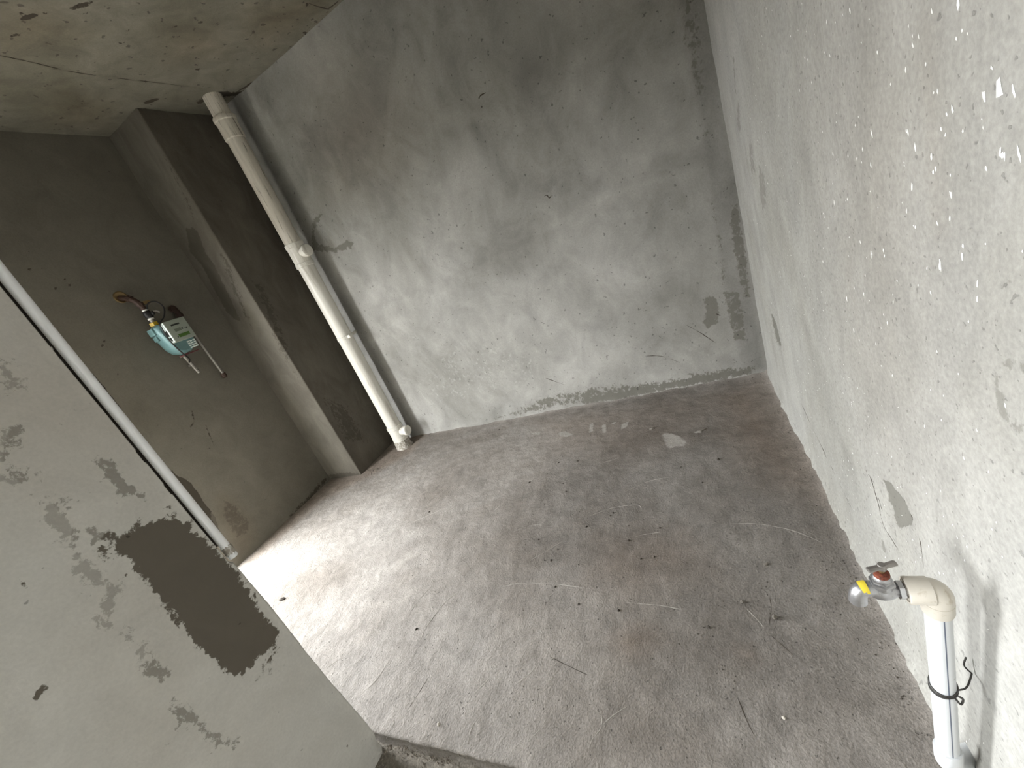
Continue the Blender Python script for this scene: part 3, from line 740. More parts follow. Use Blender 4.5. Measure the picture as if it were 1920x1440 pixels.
random.seed(4)
ridges = [
 ([(-0.975, 0.989), (-0.897, 1.019), (-0.802, 1.029), (-0.661, 1.022), (-0.547, 1.005)], .0035, .0045),
 ([(-1.213, 0.749), (-1.219, 0.814), (-1.186, 0.934), (-1.124, 0.990)], .004, .0045),
 ([(-0.675, 1.362), (-0.588, 1.407), (-0.507, 1.438), (-0.406, 1.442), (-0.385, 1.400)], .003, .004),
 ([(-0.493, 1.526), (-0.415, 1.573), (-0.352, 1.603), (-0.231, 1.620)], .003, .0045),
 ([(-0.423, 1.253), (-0.362, 1.270), (-0.299, 1.279)], .003, .003),
 ([(-0.110, 1.305), (0.019, 1.303), (0.087, 1.285), (0.149, 1.257), (0.224, 1.195)], .0035, .004),
 ([(-0.442, 0.961), (-0.372, 0.955), (-0.298, 0.951), (-0.208, 0.936)], .003, .004),
 ([(-1.700, 1.527), (-1.632, 1.677), (-1.581, 1.800)], .004, .004),
 ([(-1.466, 1.494), (-1.468, 1.643)], .004, .003),
 ([(-1.172, 1.465), (-1.151, 1.504), (-1.127, 1.539)], .004, .003),
 ([(-0.855, 1.138), (-0.796, 1.183), (-0.716, 1.250)], .003, .004),
 ([(-1.351, 0.848), (-1.331, 0.943), (-1.291, 1.033)], .003, .0035),
 ([(-0.754, 0.645), (-0.719, 0.680), (-0.688, 0.723)], .003, .0035),
 ([(-0.457, 0.580), (-0.428, 0.609), (-0.378, 0.646)], .003, .004),
 ([(-0.489, 0.511), (-0.477, 0.547), (-0.457, 0.580), (-0.465, 0.626)], .0025, .0035),
 ([(-0.053, 0.961), (-0.030, 0.928), (-0.004, 0.882)], .003, .0035),
 ([(-1.602, 0.588), (-1.603, 0.616), (-1.580, 0.642), (-1.557, 0.677)], .003, .004),
 ([(-1.363, 0.537), (-1.326, 0.586), (-1.316, 0.631), (-1.312, 0.687)], .003, .0045),
 ([(-0.845, 0.466), (-0.854, 0.494), (-0.851, 0.528), (-0.830, 0.560)], .002, .0035),
 ([(-1.158, 0.441), (-1.149, 0.475), (-1.151, 0.493)], .003, .0035),
 ([(-1.926, 1.305), (-1.746, 1.399), (-1.511, 1.533)], .004, .003),
 ([(-2.013, 1.030), (-1.879, 1.152), (-1.696, 1.221)], .004, .003),
 ([(-1.013, 0.679), (-0.974, 0.739), (-0.965, 0.821)], .003, .003),
 ([(-1.014, 1.304), (-0.898, 1.349), (-0.783, 1.332)], .003, .0025),
 ([(-1.217, 1.707), (-1.208, 1.780), (-1.200, 1.840)], .004, .003),
 ([(-0.913, 0.573), (-0.876, 0.625), (-0.843, 0.671)], .003, .003),
 ([(-1.952, 0.750), (-1.891, 0.835), (-1.792, 0.926)], .004, .003),
 ([(-0.675, 0.497), (-0.638, 0.541), (-0.616, 0.585)], .0025, .003),
 ([(-0.642, 1.783), (-0.556, 1.805), (-0.473, 1.846)], .003, .002),
]
bm = bmesh.new()
for pts, wd, hg in ridges:
    ribbon(bm, [(x, y, R_floor(x, y) - .0003) for x, y in pts], (0, 0, 1), wd * .62, hg * .30)
o = bm_obj('trowel_ridge', bm, M_ridge, floor)
tag(o, kind='stuff')
bm = bmesh.new()
for pts, wd in (([(0.021, 1.001), (0.018, 0.959), (-0.002, 0.893)], .002), ([(-0.005, 0.880), (0.019, 0.853), (0.046, 0.819)], .0016), ([(-0.659, 0.750), (-0.597, 0.729), (-0.496, 0.699)], .0022), ([(-1.121, 0.519), (-1.108, 0.576), (-1.095, 0.639)], .002), ([(-0.110, 0.706), (-0.094, 0.647), (-0.078, 0.605)], .002), ([(-0.913, 1.498), (-0.867, 1.553), (-0.780, 1.563)], .002)):
    ribbon(bm, [(x, y, R_floor(x, y) - .0002) for x, y in pts], (0, 0, 1), wd * .6, .0008)
o = bm_obj('floor_crack', bm, M_crack, floor)
tag(o, kind='stuff')

bm = bmesh.new()
for pts in ([(-0.822, 1.965), (-0.803, 1.977), (-0.763, 1.975)], [(-0.816, 1.933), (-0.818, 1.923)]):
    ribbon(bm, [(x, YB - R_back(x, z) + .0003, z) for x, z in pts], (0, -1, 0), .005, .001)
for pts in ([(-0.652, 1.377), (-0.628, 1.379), (-0.618, 1.360), (-0.593, 1.374)], [(0.090, 0.433), (0.114, 0.413)]):
    ribbon(bm, [(x, YB - R_back(x, z) + .0003, z) for x, z in pts], (0, -1, 0), .004, .001)
for pts in ([(-0.096, 0.430), (-0.017, 0.349), (0.066, 0.246)], [(-1.116, 0.329), (-0.985, 0.234), (-0.886, 0.168)], [(-0.378, 0.278), (-0.254, 0.246), (-0.145, 0.166)]):
    ribbon(bm, [(x, YB - R_back(x, z) + .0003, z) for x, z in pts], (0, -1, 0), .0025, .001)
o = bm_obj('plaster_scratch', bm, M_crack, wall_back)
tag(o, kind='stuff')

bm = bmesh.new()
for pts, wd in (([(1.050, 0.446), (1.038, 0.417), (1.020, 0.410), (0.979, 0.353), (0.954, 0.320), (0.924, 0.315), (0.887, 0.313), (0.854, 0.316)], .0022), ([(0.904, 0.495), (0.837, 0.499), (0.808, 0.479), (0.783, 0.451), (0.772, 0.422), (0.770, 0.384)], .0028),
                ([(1.743, 0.258), (1.608, 0.224), (1.455, 0.206), (1.388, 0.183)], .0025), ([(1.390, 0.195), (1.171, 0.159)], .0015), ([(1.220, -0.012), (1.122, -0.009)], .002), ([(0.987, 0.384), (0.964, 0.353)], .002)):
    ribbon(bm, [(XR - R_right(y, z) + .0004, y, z) for y, z in pts], (-1, 0, 0), wd, .001)
o = bm_obj('plaster_crack', bm, M_crack, wall_right)
tag(o, kind='stuff')

bm = bmesh.new()
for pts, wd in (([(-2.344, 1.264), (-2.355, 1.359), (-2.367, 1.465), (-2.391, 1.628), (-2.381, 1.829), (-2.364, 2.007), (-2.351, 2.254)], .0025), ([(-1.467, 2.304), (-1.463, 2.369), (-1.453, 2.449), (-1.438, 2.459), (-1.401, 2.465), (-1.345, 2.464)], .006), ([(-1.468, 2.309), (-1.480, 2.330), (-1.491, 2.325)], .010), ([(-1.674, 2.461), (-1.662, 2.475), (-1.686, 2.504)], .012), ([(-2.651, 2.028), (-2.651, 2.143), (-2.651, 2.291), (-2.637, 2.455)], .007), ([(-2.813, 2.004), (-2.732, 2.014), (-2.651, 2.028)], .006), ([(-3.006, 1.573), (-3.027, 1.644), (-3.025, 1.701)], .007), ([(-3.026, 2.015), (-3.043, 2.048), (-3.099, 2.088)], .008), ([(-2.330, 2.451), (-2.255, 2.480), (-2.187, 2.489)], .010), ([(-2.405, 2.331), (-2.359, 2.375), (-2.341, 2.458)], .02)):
    ribbon(bm, [(x, y, H - R_ceil(x, y) + .0005) for x, y in pts], (0, 0, -1), wd, .002)  # joint and cracks; strips along the walls paint the shade in the gaps
o = bm_obj('ceiling_crack_gap_shade', bm, M_crack, ceil)
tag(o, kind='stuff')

# thin white splashes on the right wall
random.seed(11)
bm = bmesh.new()
def blob(bm, y, z, ry, rz, ang):
    k = 7
    vs = []
    for i in range(k):
        t = 2 * math.pi * i / k
        r = random.uniform(.55, 1.25)
        a, b = ry * r * math.cos(t), rz * r * math.sin(t)
        yy, zz_ = y + a * math.cos(ang) - b * math.sin(ang), z + a * math.sin(ang) + b * math.cos(ang)
        vs.append(bm.verts.new((XR - R_right(yy, zz_) - .0003, yy, zz_)))
    c = bm.verts.new((XR - R_right(y, z) - .0011, y, z))
    for i in range(k):
        bm.faces.new((vs[i], vs[(i + 1) % k], c))
for y, z in [(1.031, 1.394), (0.992, 1.384), (0.977, 1.348), (0.926, 1.383), (0.843, 1.310), (0.756, 1.320), (0.747, 1.308), (0.704, 1.321), (0.656, 1.315), (0.649, 1.290), (0.767, 1.275), (0.717, 1.272), (0.693, 1.240), (0.701, 1.240), (0.676, 1.215), (0.665, 1.218), (0.768, 1.201), (0.880, 1.206), (0.921, 1.184), (0.893, 1.159), (0.772, 1.203), (0.750, 1.182), (0.711, 1.170), (0.646, 1.195), (0.670, 1.126), (0.668, 1.124), (0.672, 1.097), (0.702, 1.155), (0.708, 1.151), (0.763, 1.131), (0.780, 1.096), (0.757, 1.076), (0.965, 1.020), (0.866, 1.022), (0.863, 1.013), (0.919, 1.008), (1.009, 1.096), (1.085, 1.084), (1.084, 1.123), (0.756, 0.989), (0.697, 1.031), (0.720, 0.987), (0.617, 1.028), (0.645, 1.067), (0.866, 0.890), (0.879, 0.901), (1.036, 0.811), (1.062, 0.879), (1.201, 0.935), (0.617, 1.009), (0.579, 1.168), (0.586, 1.171), (0.688, 1.200)]:
    s = random.uniform(.0013, .003)
    blob(bm, y, z, s * .8, s * random.uniform(1.2, 2.6), random.uniform(-.5, .2))
for y, z, sx, sz in ((*[(0.591, 1.228)][0], .006, .010), (*[(0.612, 1.225)][0], .0025, .007), (*[(0.571, 1.223)][0], .0018, .008), (*[(0.561, 1.170)][0], .002, .009), (*[(0.583, 1.169)][0], .004, .003), (*[(0.695, 1.033)][0], .0016, .010), (*[(0.920, 1.004)][0], .0016, .008), (*[(0.647, 1.055)][0], .0025, .005)):
    blob(bm, y, z, sx, sz, random.uniform(-.5, .1))
for i in range(620):
    y = random.uniform(.42, 1.75) if random.random() < .8 else random.uniform(.42, 2.3)
    z = random.uniform(.02, 2.1)
    if y > 1.2 and random.random() < .35: continue
    s = random.uniform(.0008, .0019)
    blob(bm, y, z, s * .8, s * random.uniform(1.0, 2.4), random.uniform(-.7, .3))
o = bm_obj('white_splash', bm, M_speck, wall_right, smooth=False)
tag(o, 'small white splashes dried on the plaster', kind='stuff')

# ------------------------------------------------------------------ drain pipe in the back left corner
DX, DY, DR = -2.414, 2.345, .057
t = empty('drain_pipe', (DX, DY, 0))
tag(t, 'thick white drain pipe standing from floor to ceiling beside the brown pillar', 'pipe')
bm = bmesh.new(); lathe(bm, (DX, DY, 1.60), (0, 0, 1), [(0, DR), (.86, DR)], 36); lathe(bm, (DX, DY, 2.56), (0, 0, 1), [(0, DR), (H - 2.56 + .01, DR)], 36)
tag(bm_obj('upper_pipe', bm, M_pvcold, t), 'streaked upper length of pipe')
bm = bmesh.new(); lathe(bm, (DX, DY, .21), (0, 0, 1), [(0, DR), (1.39, DR)], 36)
bm_obj('lower_pipe', bm, M_pvc, t)
bm = bmesh.new()
lathe(bm, (DX, DY, 2.44), (0, 0, 1), [(0, DR + .002), (.004, DR + .007), (.105, DR + .007), (.109, DR + .012), (.128, DR + .013), (.136, DR + .009), (.138, DR + .001)], 36)
bm_obj('coupling', bm, M_pvcold, t)
def tee(z0, z1, zc, ang, blen, name, mat):
    bm = bmesh.new()
    lathe(bm, (DX, DY, z0), (0, 0, 1), [(0, DR + .002), (.002, DR + .008), (.028, DR + .008), (.031, DR + .005), (z1 - z0 - .031, DR + .005), (z1 - z0 - .028, DR + .008), (z1 - z0 - .002, DR + .008), (z1 - z0, DR + .002)], 36)
    o = bm_obj(name, bm, mat, t)
    d = Vector((math.cos(ang), math.sin(ang), 0.0))
    bm = bmesh.new()
    lathe(bm, Vector((DX, DY, zc)) + d * (DR * .6), d, [(0, .034), (blen - .03, .034), (blen - .028, .040), (blen, .040)], 28)
    b = bm_obj('branch', bm, mat, o)
    bm = bmesh.new()
    e = Vector((DX, DY, zc)) + d * (DR * .6 + blen - .004)
    lathe(bm, e, d, [(0, .0365), (.007, .0365), (.009, .033), (.009, .012), (.012, .010)], 28)
    bm_obj('end_cap', bm, mat, o)
tee(1.585, 1.755, 1.675, math.radians(-10), .078, 'tee_fitting', M_pvc)
tee(.075, .215, .150, math.radians(-3), .088, 'tee_fitting', M_pvc)
bm = bmesh.new()
lathe(bm, (DX, DY, 1.012), (0, 0, 1), [(0, DR + .0005), (.001, DR + .004), (.023, DR + .004), (.024, DR + .0005)], 36)
box(bm, (DX + DR - .006, DY - .030, 1.013), (DX + DR + .022, DY - .012, 1.035), .002)
bm2 = bm
lathe(bm2, (DX + DR + .012, DY - .033, 1.024), (0, 1, 0), [(0, .006), (.024, .006)], 8)
box(bm2, (DX - .012, DY + DR - .004, 1.013), (DX + .012, YB - .012, 1.035), .001)
bm_obj('clamp', bm2, M_pvc, t)
random.seed(3)
bm = bmesh.new()
rings(bm, [Vector((DX + random.uniform(-.004, .004), DY + random.uniform(-.004, .004), z)) for z in (-.01, .012, .035, .06, .082)], [(Vector((1, 0, 0)), Vector((0, 1, 0)))] * 5, [.074, .070, .066, .0665, .060], 22)
for v in bm.verts:
    v.co.x += random.uniform(-.005, .005); v.co.y += random.uniform(-.005, .005); v.co.z += random.uniform(-.008, .006)
tag(bm_obj('mortar_collar', bm, M_mortar, t), 'rough mortar round the foot of the pipe')

# ------------------------------------------------------------------ thin white pipe beside the near wall
SX, SY, SR = -1.187, .4455, .0106
t = empty('water_pipe', (SX, SY, .803))
tag(t, 'thin white pipe running up along the edge of the near wall on the left', 'pipe')
bm = bmesh.new()
tube(bm, smooth_path([(SX, SY, .81), (SX + .001, SY - .0005, 1.3), (SX - .0005, SY, 1.8), (SX, SY, 2.25), (SX, SY, H)], 4), SR, 28)
bm_obj('pipe_length', bm, M_ppr, t)
bm = bmesh.new()
rings(bm, [Vector((SX, SY, z)) for z in (.812, .815, .823, .831, .838)], [(Vector((1, 0, 0)), Vector((0, 1, 0)))] * 5, [.0102, .0118, .0122, .0120, .0103], 18)
random.seed(8)
for v in bm.verts: v.co += Vector((random.uniform(-.0018, .0018), random.uniform(-.0018, .0018), random.uniform(-.003, .003)))
tag(bm_obj('mortar_collar', bm, M_mortar, t), 'mortar crumbs near the cut end of the pipe')
bm = bmesh.new(); lathe(bm, (SX, SY, .801), (0, 0, 1), [(0, .0102), (.001, .0112), (.009, .0112), (.010, .0102)], 28)
bm_obj('end_ring', bm, M_ppr, t)
# ragged lip of mortar left standing behind the pipe
random.seed(5)
bm = bmesh.new()
prev = None
for k in range(150):
    z = .842 + (H - .842) * k / 149
    j = random.uniform(-.0016, .0016) + .0022 * math.sin(k * .31) * math.sin(k * .127)
    ring = [bm.verts.new(q + (z,)) for q in ((XP - .075, YE - .004), (XP - .046, YE - .004), (XP - .046, YE + .034 + j), (XP - .060, YE + .036 + j), (XP - .075, YE + .030))]
    if prev:
        for i in range(5):
            bm.faces.new((prev[i], prev[(i + 1) % 5], ring[(i + 1) % 5], ring[i]))
    else: bm.faces.new(ring[::-1])
    prev = ring
bm.faces.new(prev)
tag(bm_obj('mortar_strip', bm, M_darkmortar, t), 'dark mortar strip behind the pipe')

# ------------------------------------------------------------------ riser pipe and tap on the right wall
TY = .575
t = empty('riser_pipe', (.248, TY, .04))
tag(t, 'white supply pipe with a blue line rising beside the right wall under the tap', 'pipe')
top = Vector((.236, TY, .530)); bot = Vector((.2475, TY, .125))
bm = bmesh.new(); tube(bm, [bot, top], .0160, 28); bm_obj('pipe_length', bm, M_riser, t)
# printed line along the pipe
d, u, v = frame(top - bot)
sdir = Vector((.05, -1.0, 0)).normalized()
bm = bmesh.new()
ax = (top - bot).normalized()
sd = (sdir - ax * sdir.dot(ax)).normalized(); tg = ax.cross(sd)
vs = []
for p in (bot + ax * .006, top - ax * .004):
    vs.append([bm.verts.new(p + (sd * math.cos(a) + tg * math.sin(a)) * .01618) for a in (-.05, 0, .05)])
    vs[-1] += [bm.verts.new(p + (sd * math.cos(a) + tg * math.sin(a)) * .0158) for a in (.05, -.05)]
for i in range(5):
    bm.faces.new((vs[0][i], vs[0][(i + 1) % 5], vs[1][(i + 1) % 5], vs[1][i]))
tag(bm_obj('printed_line', bm, M_stripe, t), 'thin grey blue line along the pipe')
bm = bmesh.new()
tube(bm, [(.2362, TY, .521), (.2362, TY, .5245), (.236, TY, .545)], [.0185, .0195, .0195], 28)
tube(bm, smooth_path([(.236, TY, .540), (.2358, TY, .556), (.2295, TY, .5655), (.214, TY, .566)], 6), .0188, 28)
bm_obj('top_elbow', bm, M_pprold, t)
bm = bmesh.new()
lathe(bm, (.2285, TY, .566), (-1, 0, 0), [(0, .0188), (.001, .0205), (.0285, .0205), (.030, .0195), (.030, .0165), (.025, .0160)], 32)
lathe(bm, (.2040, TY, .566), (-1, 0, 0), [(0, .0150), (.005, .0150)], 24)
bm_obj('threaded_socket', bm, M_pprold, t)
bm = bmesh.new()
tube(bm, [(.2472, TY, .150), (.2473, TY, .146), (.2478, TY, .128)], [.0188, .0198, .0198], 28)
tube(bm, smooth_path([(.2478, TY, .132), (.2490, TY + .002, .107), (.258, TY + .013, .080), (.276, TY + .028, .060), (.318, TY + .052, .048)], 6), .0192, 28)
bm_obj('bottom_elbow', bm, M_riser, t)
# twisted wire tie
zt = .335
cx = .236 + (.530 - zt) / (.530 - .125) * .0115
bm = bmesh.new()
for kz, ph in ((0, .0), (.004, .5), (-.004, 1.1)):
    pts = [(cx + .0173 * math.cos(a), TY + .0173 * math.sin(a), zt + kz + .006 * math.sin(a + ph)) for a in np.linspace(0, 2 * math.pi, 25)]
    tube(bm, pts, .0012, 8, False)
tube(bm, smooth_path([(cx + .008, TY - .018, zt - .004), (cx + .013, TY - .021, zt - .012), (cx + .018, TY - .016, zt - .006), (cx + .012, TY - .017, zt + .002)], 5), .0016, 8)
tube(bm, smooth_path([(cx + .016, TY - .008, zt + .004), (cx + .026, TY - .004, zt + .004), (cx + .036, TY + .008, zt + .000), (XR - .002, TY + .032, zt - .012)], 5), .0013, 8)
tube(bm, smooth_path([(XR - .002, TY + .032, zt - .012), (XR - .010, TY + .036, zt + .002), (XR - .006, TY + .040, zt + .018)], 5), .0013, 8)
tag(bm_obj('wire_tie', bm, M_tie, t), 'dark twisted wire holding the pipe to the wall')

t = empty('water_tap', (.198, TY, .566))
tag(t, 'small metal water tap with a bar handle on the riser pipe by the right wall', 'tap')
bm = bmesh.new()
lathe(bm, (.1935, TY, .566), (-1, 0, 0), [(0, .0095), (.006, .0098), (.010, .0125), (.016, .0150), (.024, .0158), (.032, .0145), (.037, .0125)], 28)
lathe(bm, (.171, TY, .566), (0, 0, 1), [(0, .0130), (.010, .0140), (.016, .0145)], 28)
bm_obj('body', bm, M_cast, t)
bm = bmesh.new()
hexnut(bm, (.1975, TY, .566), (-1, 0, 0), .009, .0145)
lathe(bm, (.206, TY, .566), (-1, 0, 0), [(0, .0105), (.010, .0105)], 20)
bm_obj('hex_nut', bm, M_chrome, t)
bm = bmesh.new()
sp = smooth_path([(.164, TY, .567), (.153, TY - .001, .5695), (.1435, TY - .002, .567), (.1385, TY - .003, .558), (.1375, TY - .003, .543)], 6)
tube(bm, sp, [.0125 - .0008 * math.sin(math.pi * i / (len(sp) - 1)) for i in range(len(sp))], 26)
bm_obj('spout', bm, M_cast, t)
bm = bmesh.new()
hexnut(bm, (.171, TY, .580), (0, 0, 1), .007, .0165)
hexnut(bm, (.171, TY, .586), (0, 0, 1), .007, .0142)
lathe(bm, (.171, TY, .592), (0, 0, 1), [(0, .0118), (.004, .0115), (.006, .0100)], 24)
bm_obj('bonnet', bm, M_cast, t)
bm = bmesh.new()
lathe(bm, (.1715, TY, .597), (0, 0, 1), [(0, .0098), (.003, .0102), (.007, .0098), (.0085, .0070), (.009, .0048)], 20)
tag(bm_obj('packing_nut', bm, M_rust, t), 'rusty red brown packing nut')
bm = bmesh.new(); lathe(bm, (.172, TY, .604), (0, 0, 1), [(0, .0040), (.013, .0040)], 16); bm_obj('stem', bm, M_brass, t)
hc = Vector((.1722, .5745, .6175)); hd = Vector((.033, .012, 0)).normalized(); hp = Vector((-hd.y, hd.x, 0))
bm = bmesh.new()
prof = [(-.0205, .0044, .0030), (-.0195, .0052, .0036), (-.006, .0045, .0034), (0, .0060, .0042), (.006, .0045, .0034), (.0195, .0052, .0036), (.0205, .0044, .0030)]
loops = []
for s, w_, h_ in prof:
    c = hc + hd * s
    loops.append([bm.verts.new(c + hp * (w_ * math.cos(a)) * 1.0 + Vector((0, 0, 1)) * (h_ * math.sin(a))) for a in [math.pi / 4 * k + math.pi / 8 for k in range(8)]])
for a, b in zip(loops[:-1], loops[1:]):
    for k in range(8): bm.faces.new((a[k], a[(k + 1) % 8], b[(k + 1) % 8], b[k]))
bm.faces.new(loops[0][::-1]); bm.faces.new(loops[-1])
lathe(bm, hc + Vector((0, 0, -.005)), (0, 0, 1), [(0, .0058), (.009, .0056), (.010, .0046)], 16)
bm_obj('handle', bm, M_handle, t)
bm = bmesh.new()
tp = [p for p in sp[7:12]]
tube(bm, tp, [.01285] * len(tp), 26, False)
for v in bm.verts[:]:
    if v.co.z < .5715 or v.co.y > TY + .006: bm.verts.remove(v)
tag(bm_obj('tape', bm, M_yel, t), 'scrap of yellow tape on the spout')

# ------------------------------------------------------------------ gas meter on the left wall
X0 = XL
t = empty('gas_meter', (X0, 1.60, 1.35))
tag(t, 'teal gas meter with a green display hanging on the dark left wall', 'meter')
bm = bmesh.new()
# body: rounded drum narrowing to the bottom
prof = [(.030, .86), (.040, .96), (.060, 1.0), (.105, 1.0), (.125, .95), (.135, .85)]
out = [(1.498, 1.545), (1.520, 1.560), (1.560, 1.552), (1.640, 1.552), (1.662, 1.530), (1.666, 1.440), (1.650, 1.385), (1.610, 1.352), (1.565, 1.348), (1.532, 1.366), (1.512, 1.400), (1.502, 1.450), (1.495, 1.505)]
cy, cz = 1.585, 1.450
loops = []
for off, s in prof:
    loops.append([bm.verts.new((X0 + off, cy + (y - cy) * s, cz + (z - cz) * s)) for y, z in out])
for a, b in zip(loops[:-1], loops[1:]):
    for k in range(len(out)): bm.faces.new((a[k], a[(k + 1) % len(out)], b[(k + 1) % len(out)], b[k]))
bm.faces.new(loops[0][::-1]); bm.faces.new(loops[-1])
body = bm_obj('body', bm, M_teal, t, angle=40)
bm = bmesh.new()
box(bm, (X0 + .045, 1.486, 1.505), (X0 + .105, 1.506, 1.548), .006)
box(bm, (X0 + .050, 1.488, 1.468), (X0 + .095, 1.500, 1.498), .004)
bm_obj('side_lug', bm, M_teal, t)
bm = bmesh.new()
for i in range(4):
    for j in range(3):
        y = 1.600 + j * .018; z = 1.412 - i * .013
        box(bm, (X0 + .128, y, z - .009), (X0 + .1385, y + .014, z), .0015, 1)
bm_obj('keypad', bm, M_side, t)
bm = bmesh.new(); box(bm, (X0 + .120, 1.528, 1.424), (X0 + .170, 1.653, 1.556), .005); pl = bm_obj('display_box', bm, M_plate, t)
bm = bmesh.new(); box(bm, (X0 + .122, 1.5255, 1.428), (X0 + .168, 1.530, 1.552), .001); tag(bm_obj('lit_box_side', bm, M_side, t), 'side of the display box, coloured pale for the light on it')  # thin pale slab carries the light on the box side as colour
bm = bmesh.new(); box(bm, (X0 + .168, 1.563, 1.444), (X0 + .1716, 1.628, 1.464), .001); tag(bm_obj('screen', bm, M_lcd, t), 'green screen')
bm = bmesh.new()
box(bm, (X0 + .168, 1.557, 1.520), (X0 + .1712, 1.607, 1.530), .0005)
bm_obj('printed_bar', bm, M_print, t)
bm = bmesh.new()
box(bm, (X0 + .168, 1.560, 1.482), (X0 + .1712, 1.598, 1.500), .0005)
bm_obj('window', bm, plain('dull_window', lin(104, 112, 98), .2, var=.08), t)
for y, z, w_, h_ in ((1.603, 1.486, .006, .012), (1.620, 1.486, .005, .005), (1.628, 1.484, .006, .008), (1.552, 1.447, .006, .008)):
    bm = bmesh.new(); box(bm, (X0 + .168, y, z), (X0 + .1712, y + w_, z + h_), .0004)
    bm_obj('printed_mark', bm, M_print, t)
bm = bmesh.new(); box(bm, (X0 + .135, 1.5245, 1.470), (X0 + .155, 1.5265, 1.505), .0004); box(bm, (X0 + .140, 1.5240, 1.440), (X0 + .155, 1.5265, 1.462), .0004); bm_obj('side_label', bm, M_print, t)
# inlet: yellow nut, valve, elbow into the wall
IX = X0 + .075
bm = bmesh.new(); hexnut(bm, (IX, 1.533, 1.558), (0, 0, 1), .024, .024); bm_obj('yellow_nut', bm, M_yfit, t)
bm = bmesh.new(); lathe(bm, (IX, 1.535, 1.580), (0, 0, 1), [(0, .012), (.020, .012)], 18); bm_obj('threaded_pipe', bm, M_steel, t)
bm = bmesh.new(); lathe(bm, (IX, 1.536, 1.600), (0, 0, 1), [(0, .0165), (.009, .0165)], 18)
tag(bm_obj('thread_tape', bm, M_white, t), 'white thread tape ring')
bm = bmesh.new(); lathe(bm, (IX, 1.537, 1.655), (0, 0, 1), [(0, .0165), (.008, .0165)], 18)
tag(bm_obj('thread_tape', bm, M_white, t), 'white thread tape ring')
bm = bmesh.new()
lathe(bm, (IX, 1.537, 1.609), (0, 0, 1), [(0, .017), (.006, .020), (.022, .024), (.038, .020), (.046, .017)], 20)
lathe(bm, (IX, 1.537, 1.632), (.7, .7, 0), [(0, .012), (.030, .012), (.034, .009)], 16)
bm_obj('valve', bm, M_blk, t)
bm = bmesh.new()
tube(bm, smooth_path([(IX + .026, 1.560, 1.640), (IX + .030, 1.575, 1.636), (IX + .032, 1.585, 1.625)], 4), .006, 10)
bm_obj('valve_key', bm, M_steel, t)
bm = bmesh.new()
tube(bm, smooth_path([(IX, 1.537, 1.662), (IX, 1.533, 1.695), (IX - .006, 1.525, 1.725), (IX - .035, 1.512, 1.755), (X0 - .01, 1.503, 1.775)], 5), [.0155] * 21, 18)
lathe(bm, (IX, 1.534, 1.688), (0, -.08, 1), [(0, .020), (.020, .020)], 8)
lathe(bm, (IX - .020, 1.520, 1.742), (-.7, -.25, .55), [(0, .021), (.018, .021)], 8)
bm_obj('inlet_elbow', bm, M_brown, t)
bm = bmesh.new(); box(bm, (IX - .010, 1.545, 1.690), (IX + .008, 1.590, 1.712), .005); tag(bm_obj('brass_lug', bm, M_brass, t), 'small brass lug')
bm = bmesh.new(); lathe(bm, (X0 - .002, 1.507, 1.776), (1, 0, 0), [(0, .036), (.004, .036), (.006, .030), (.003, .024)], 24); tag(bm_obj('wall_rosette', bm, M_brass, t), 'dull brass ring at the wall')
# outlet pipe along the wall behind the display
bm = bmesh.new()
tube(bm, smooth_path([(X0 - .01, 1.712, 1.632), (X0 + .022, 1.713, 1.628), (X0 + .034, 1.714, 1.605), (X0 + .034, 1.716, 1.575)], 5), .017, 16)
lathe(bm, (X0 + .012, 1.712, 1.630), (1, 0, 0), [(0, .024), (.014, .024)], 8)
lathe(bm, (X0 + .034, 1.715, 1.590), (0, 0, -1), [(0, .022), (.022, .022)], 8)
bm_obj('outlet_elbow', bm, M_brown, t)
bm = bmesh.new(); lathe(bm, (X0 + .034, 1.716, 1.575), (.0, .02, -.45), [(0, .0095), (.44, .0095)], 16); bm_obj('outlet_pipe', bm, M_steel, t)
bm = bmesh.new(); lathe(bm, (X0 + .034, 1.734, 1.142), (0, .01, -1), [(0, .013), (.002, .016), (.030, .016), (.034, .012)], 12); tag(bm_obj('pipe_plug', bm, M_brown, t), 'dark brown plug on the pipe end')
bm = bmesh.new()
lathe(bm, (X0 + .030, 1.590, 1.360), (0, .02, -.155), [(0, .011), (.155, .011)], 14)
box(bm, (X0 + .010, 1.575, 1.335), (X0 + .038, 1.604, 1.350), .002)
box(bm, (X0 - .003, 1.592, 1.262), (X0 + .032, 1.604, 1.276), .002)
bm_obj('bracket_rod', bm, M_steel, t)
bm = bmesh.new(); box(bm, (X0 + .040, 1.560, 1.338), (X0 + .110, 1.650, 1.344), .001); tag(bm_obj('bottom_strip', bm, plain('dull_red', lin(96, 44, 48), .6, var=.1), t), 'thin dull red strip under the body')
bm = bmesh.new()
tube(bm, smooth_path([(IX + .020, 1.540, 1.660), (IX + .030, 1.560, 1.690), (IX + .045, 1.595, 1.685), (IX + .060, 1.605, 1.640), (IX + .070, 1.570, 1.590), (X0 + .150, 1.522, 1.556), (X0 + .150, 1.516, 1.520), (X0 + .148, 1.513, 1.460), (X0 + .146, 1.522, 1.400), (X0 + .130, 1.545, 1.345), (X0 + .080, 1.582, 1.310), (X0 + .040, 1.592, 1.290)], 6), .0042, 10)
tag(bm_obj('cable', bm, M_blk, t), 'black cable looping down the side of the meter')

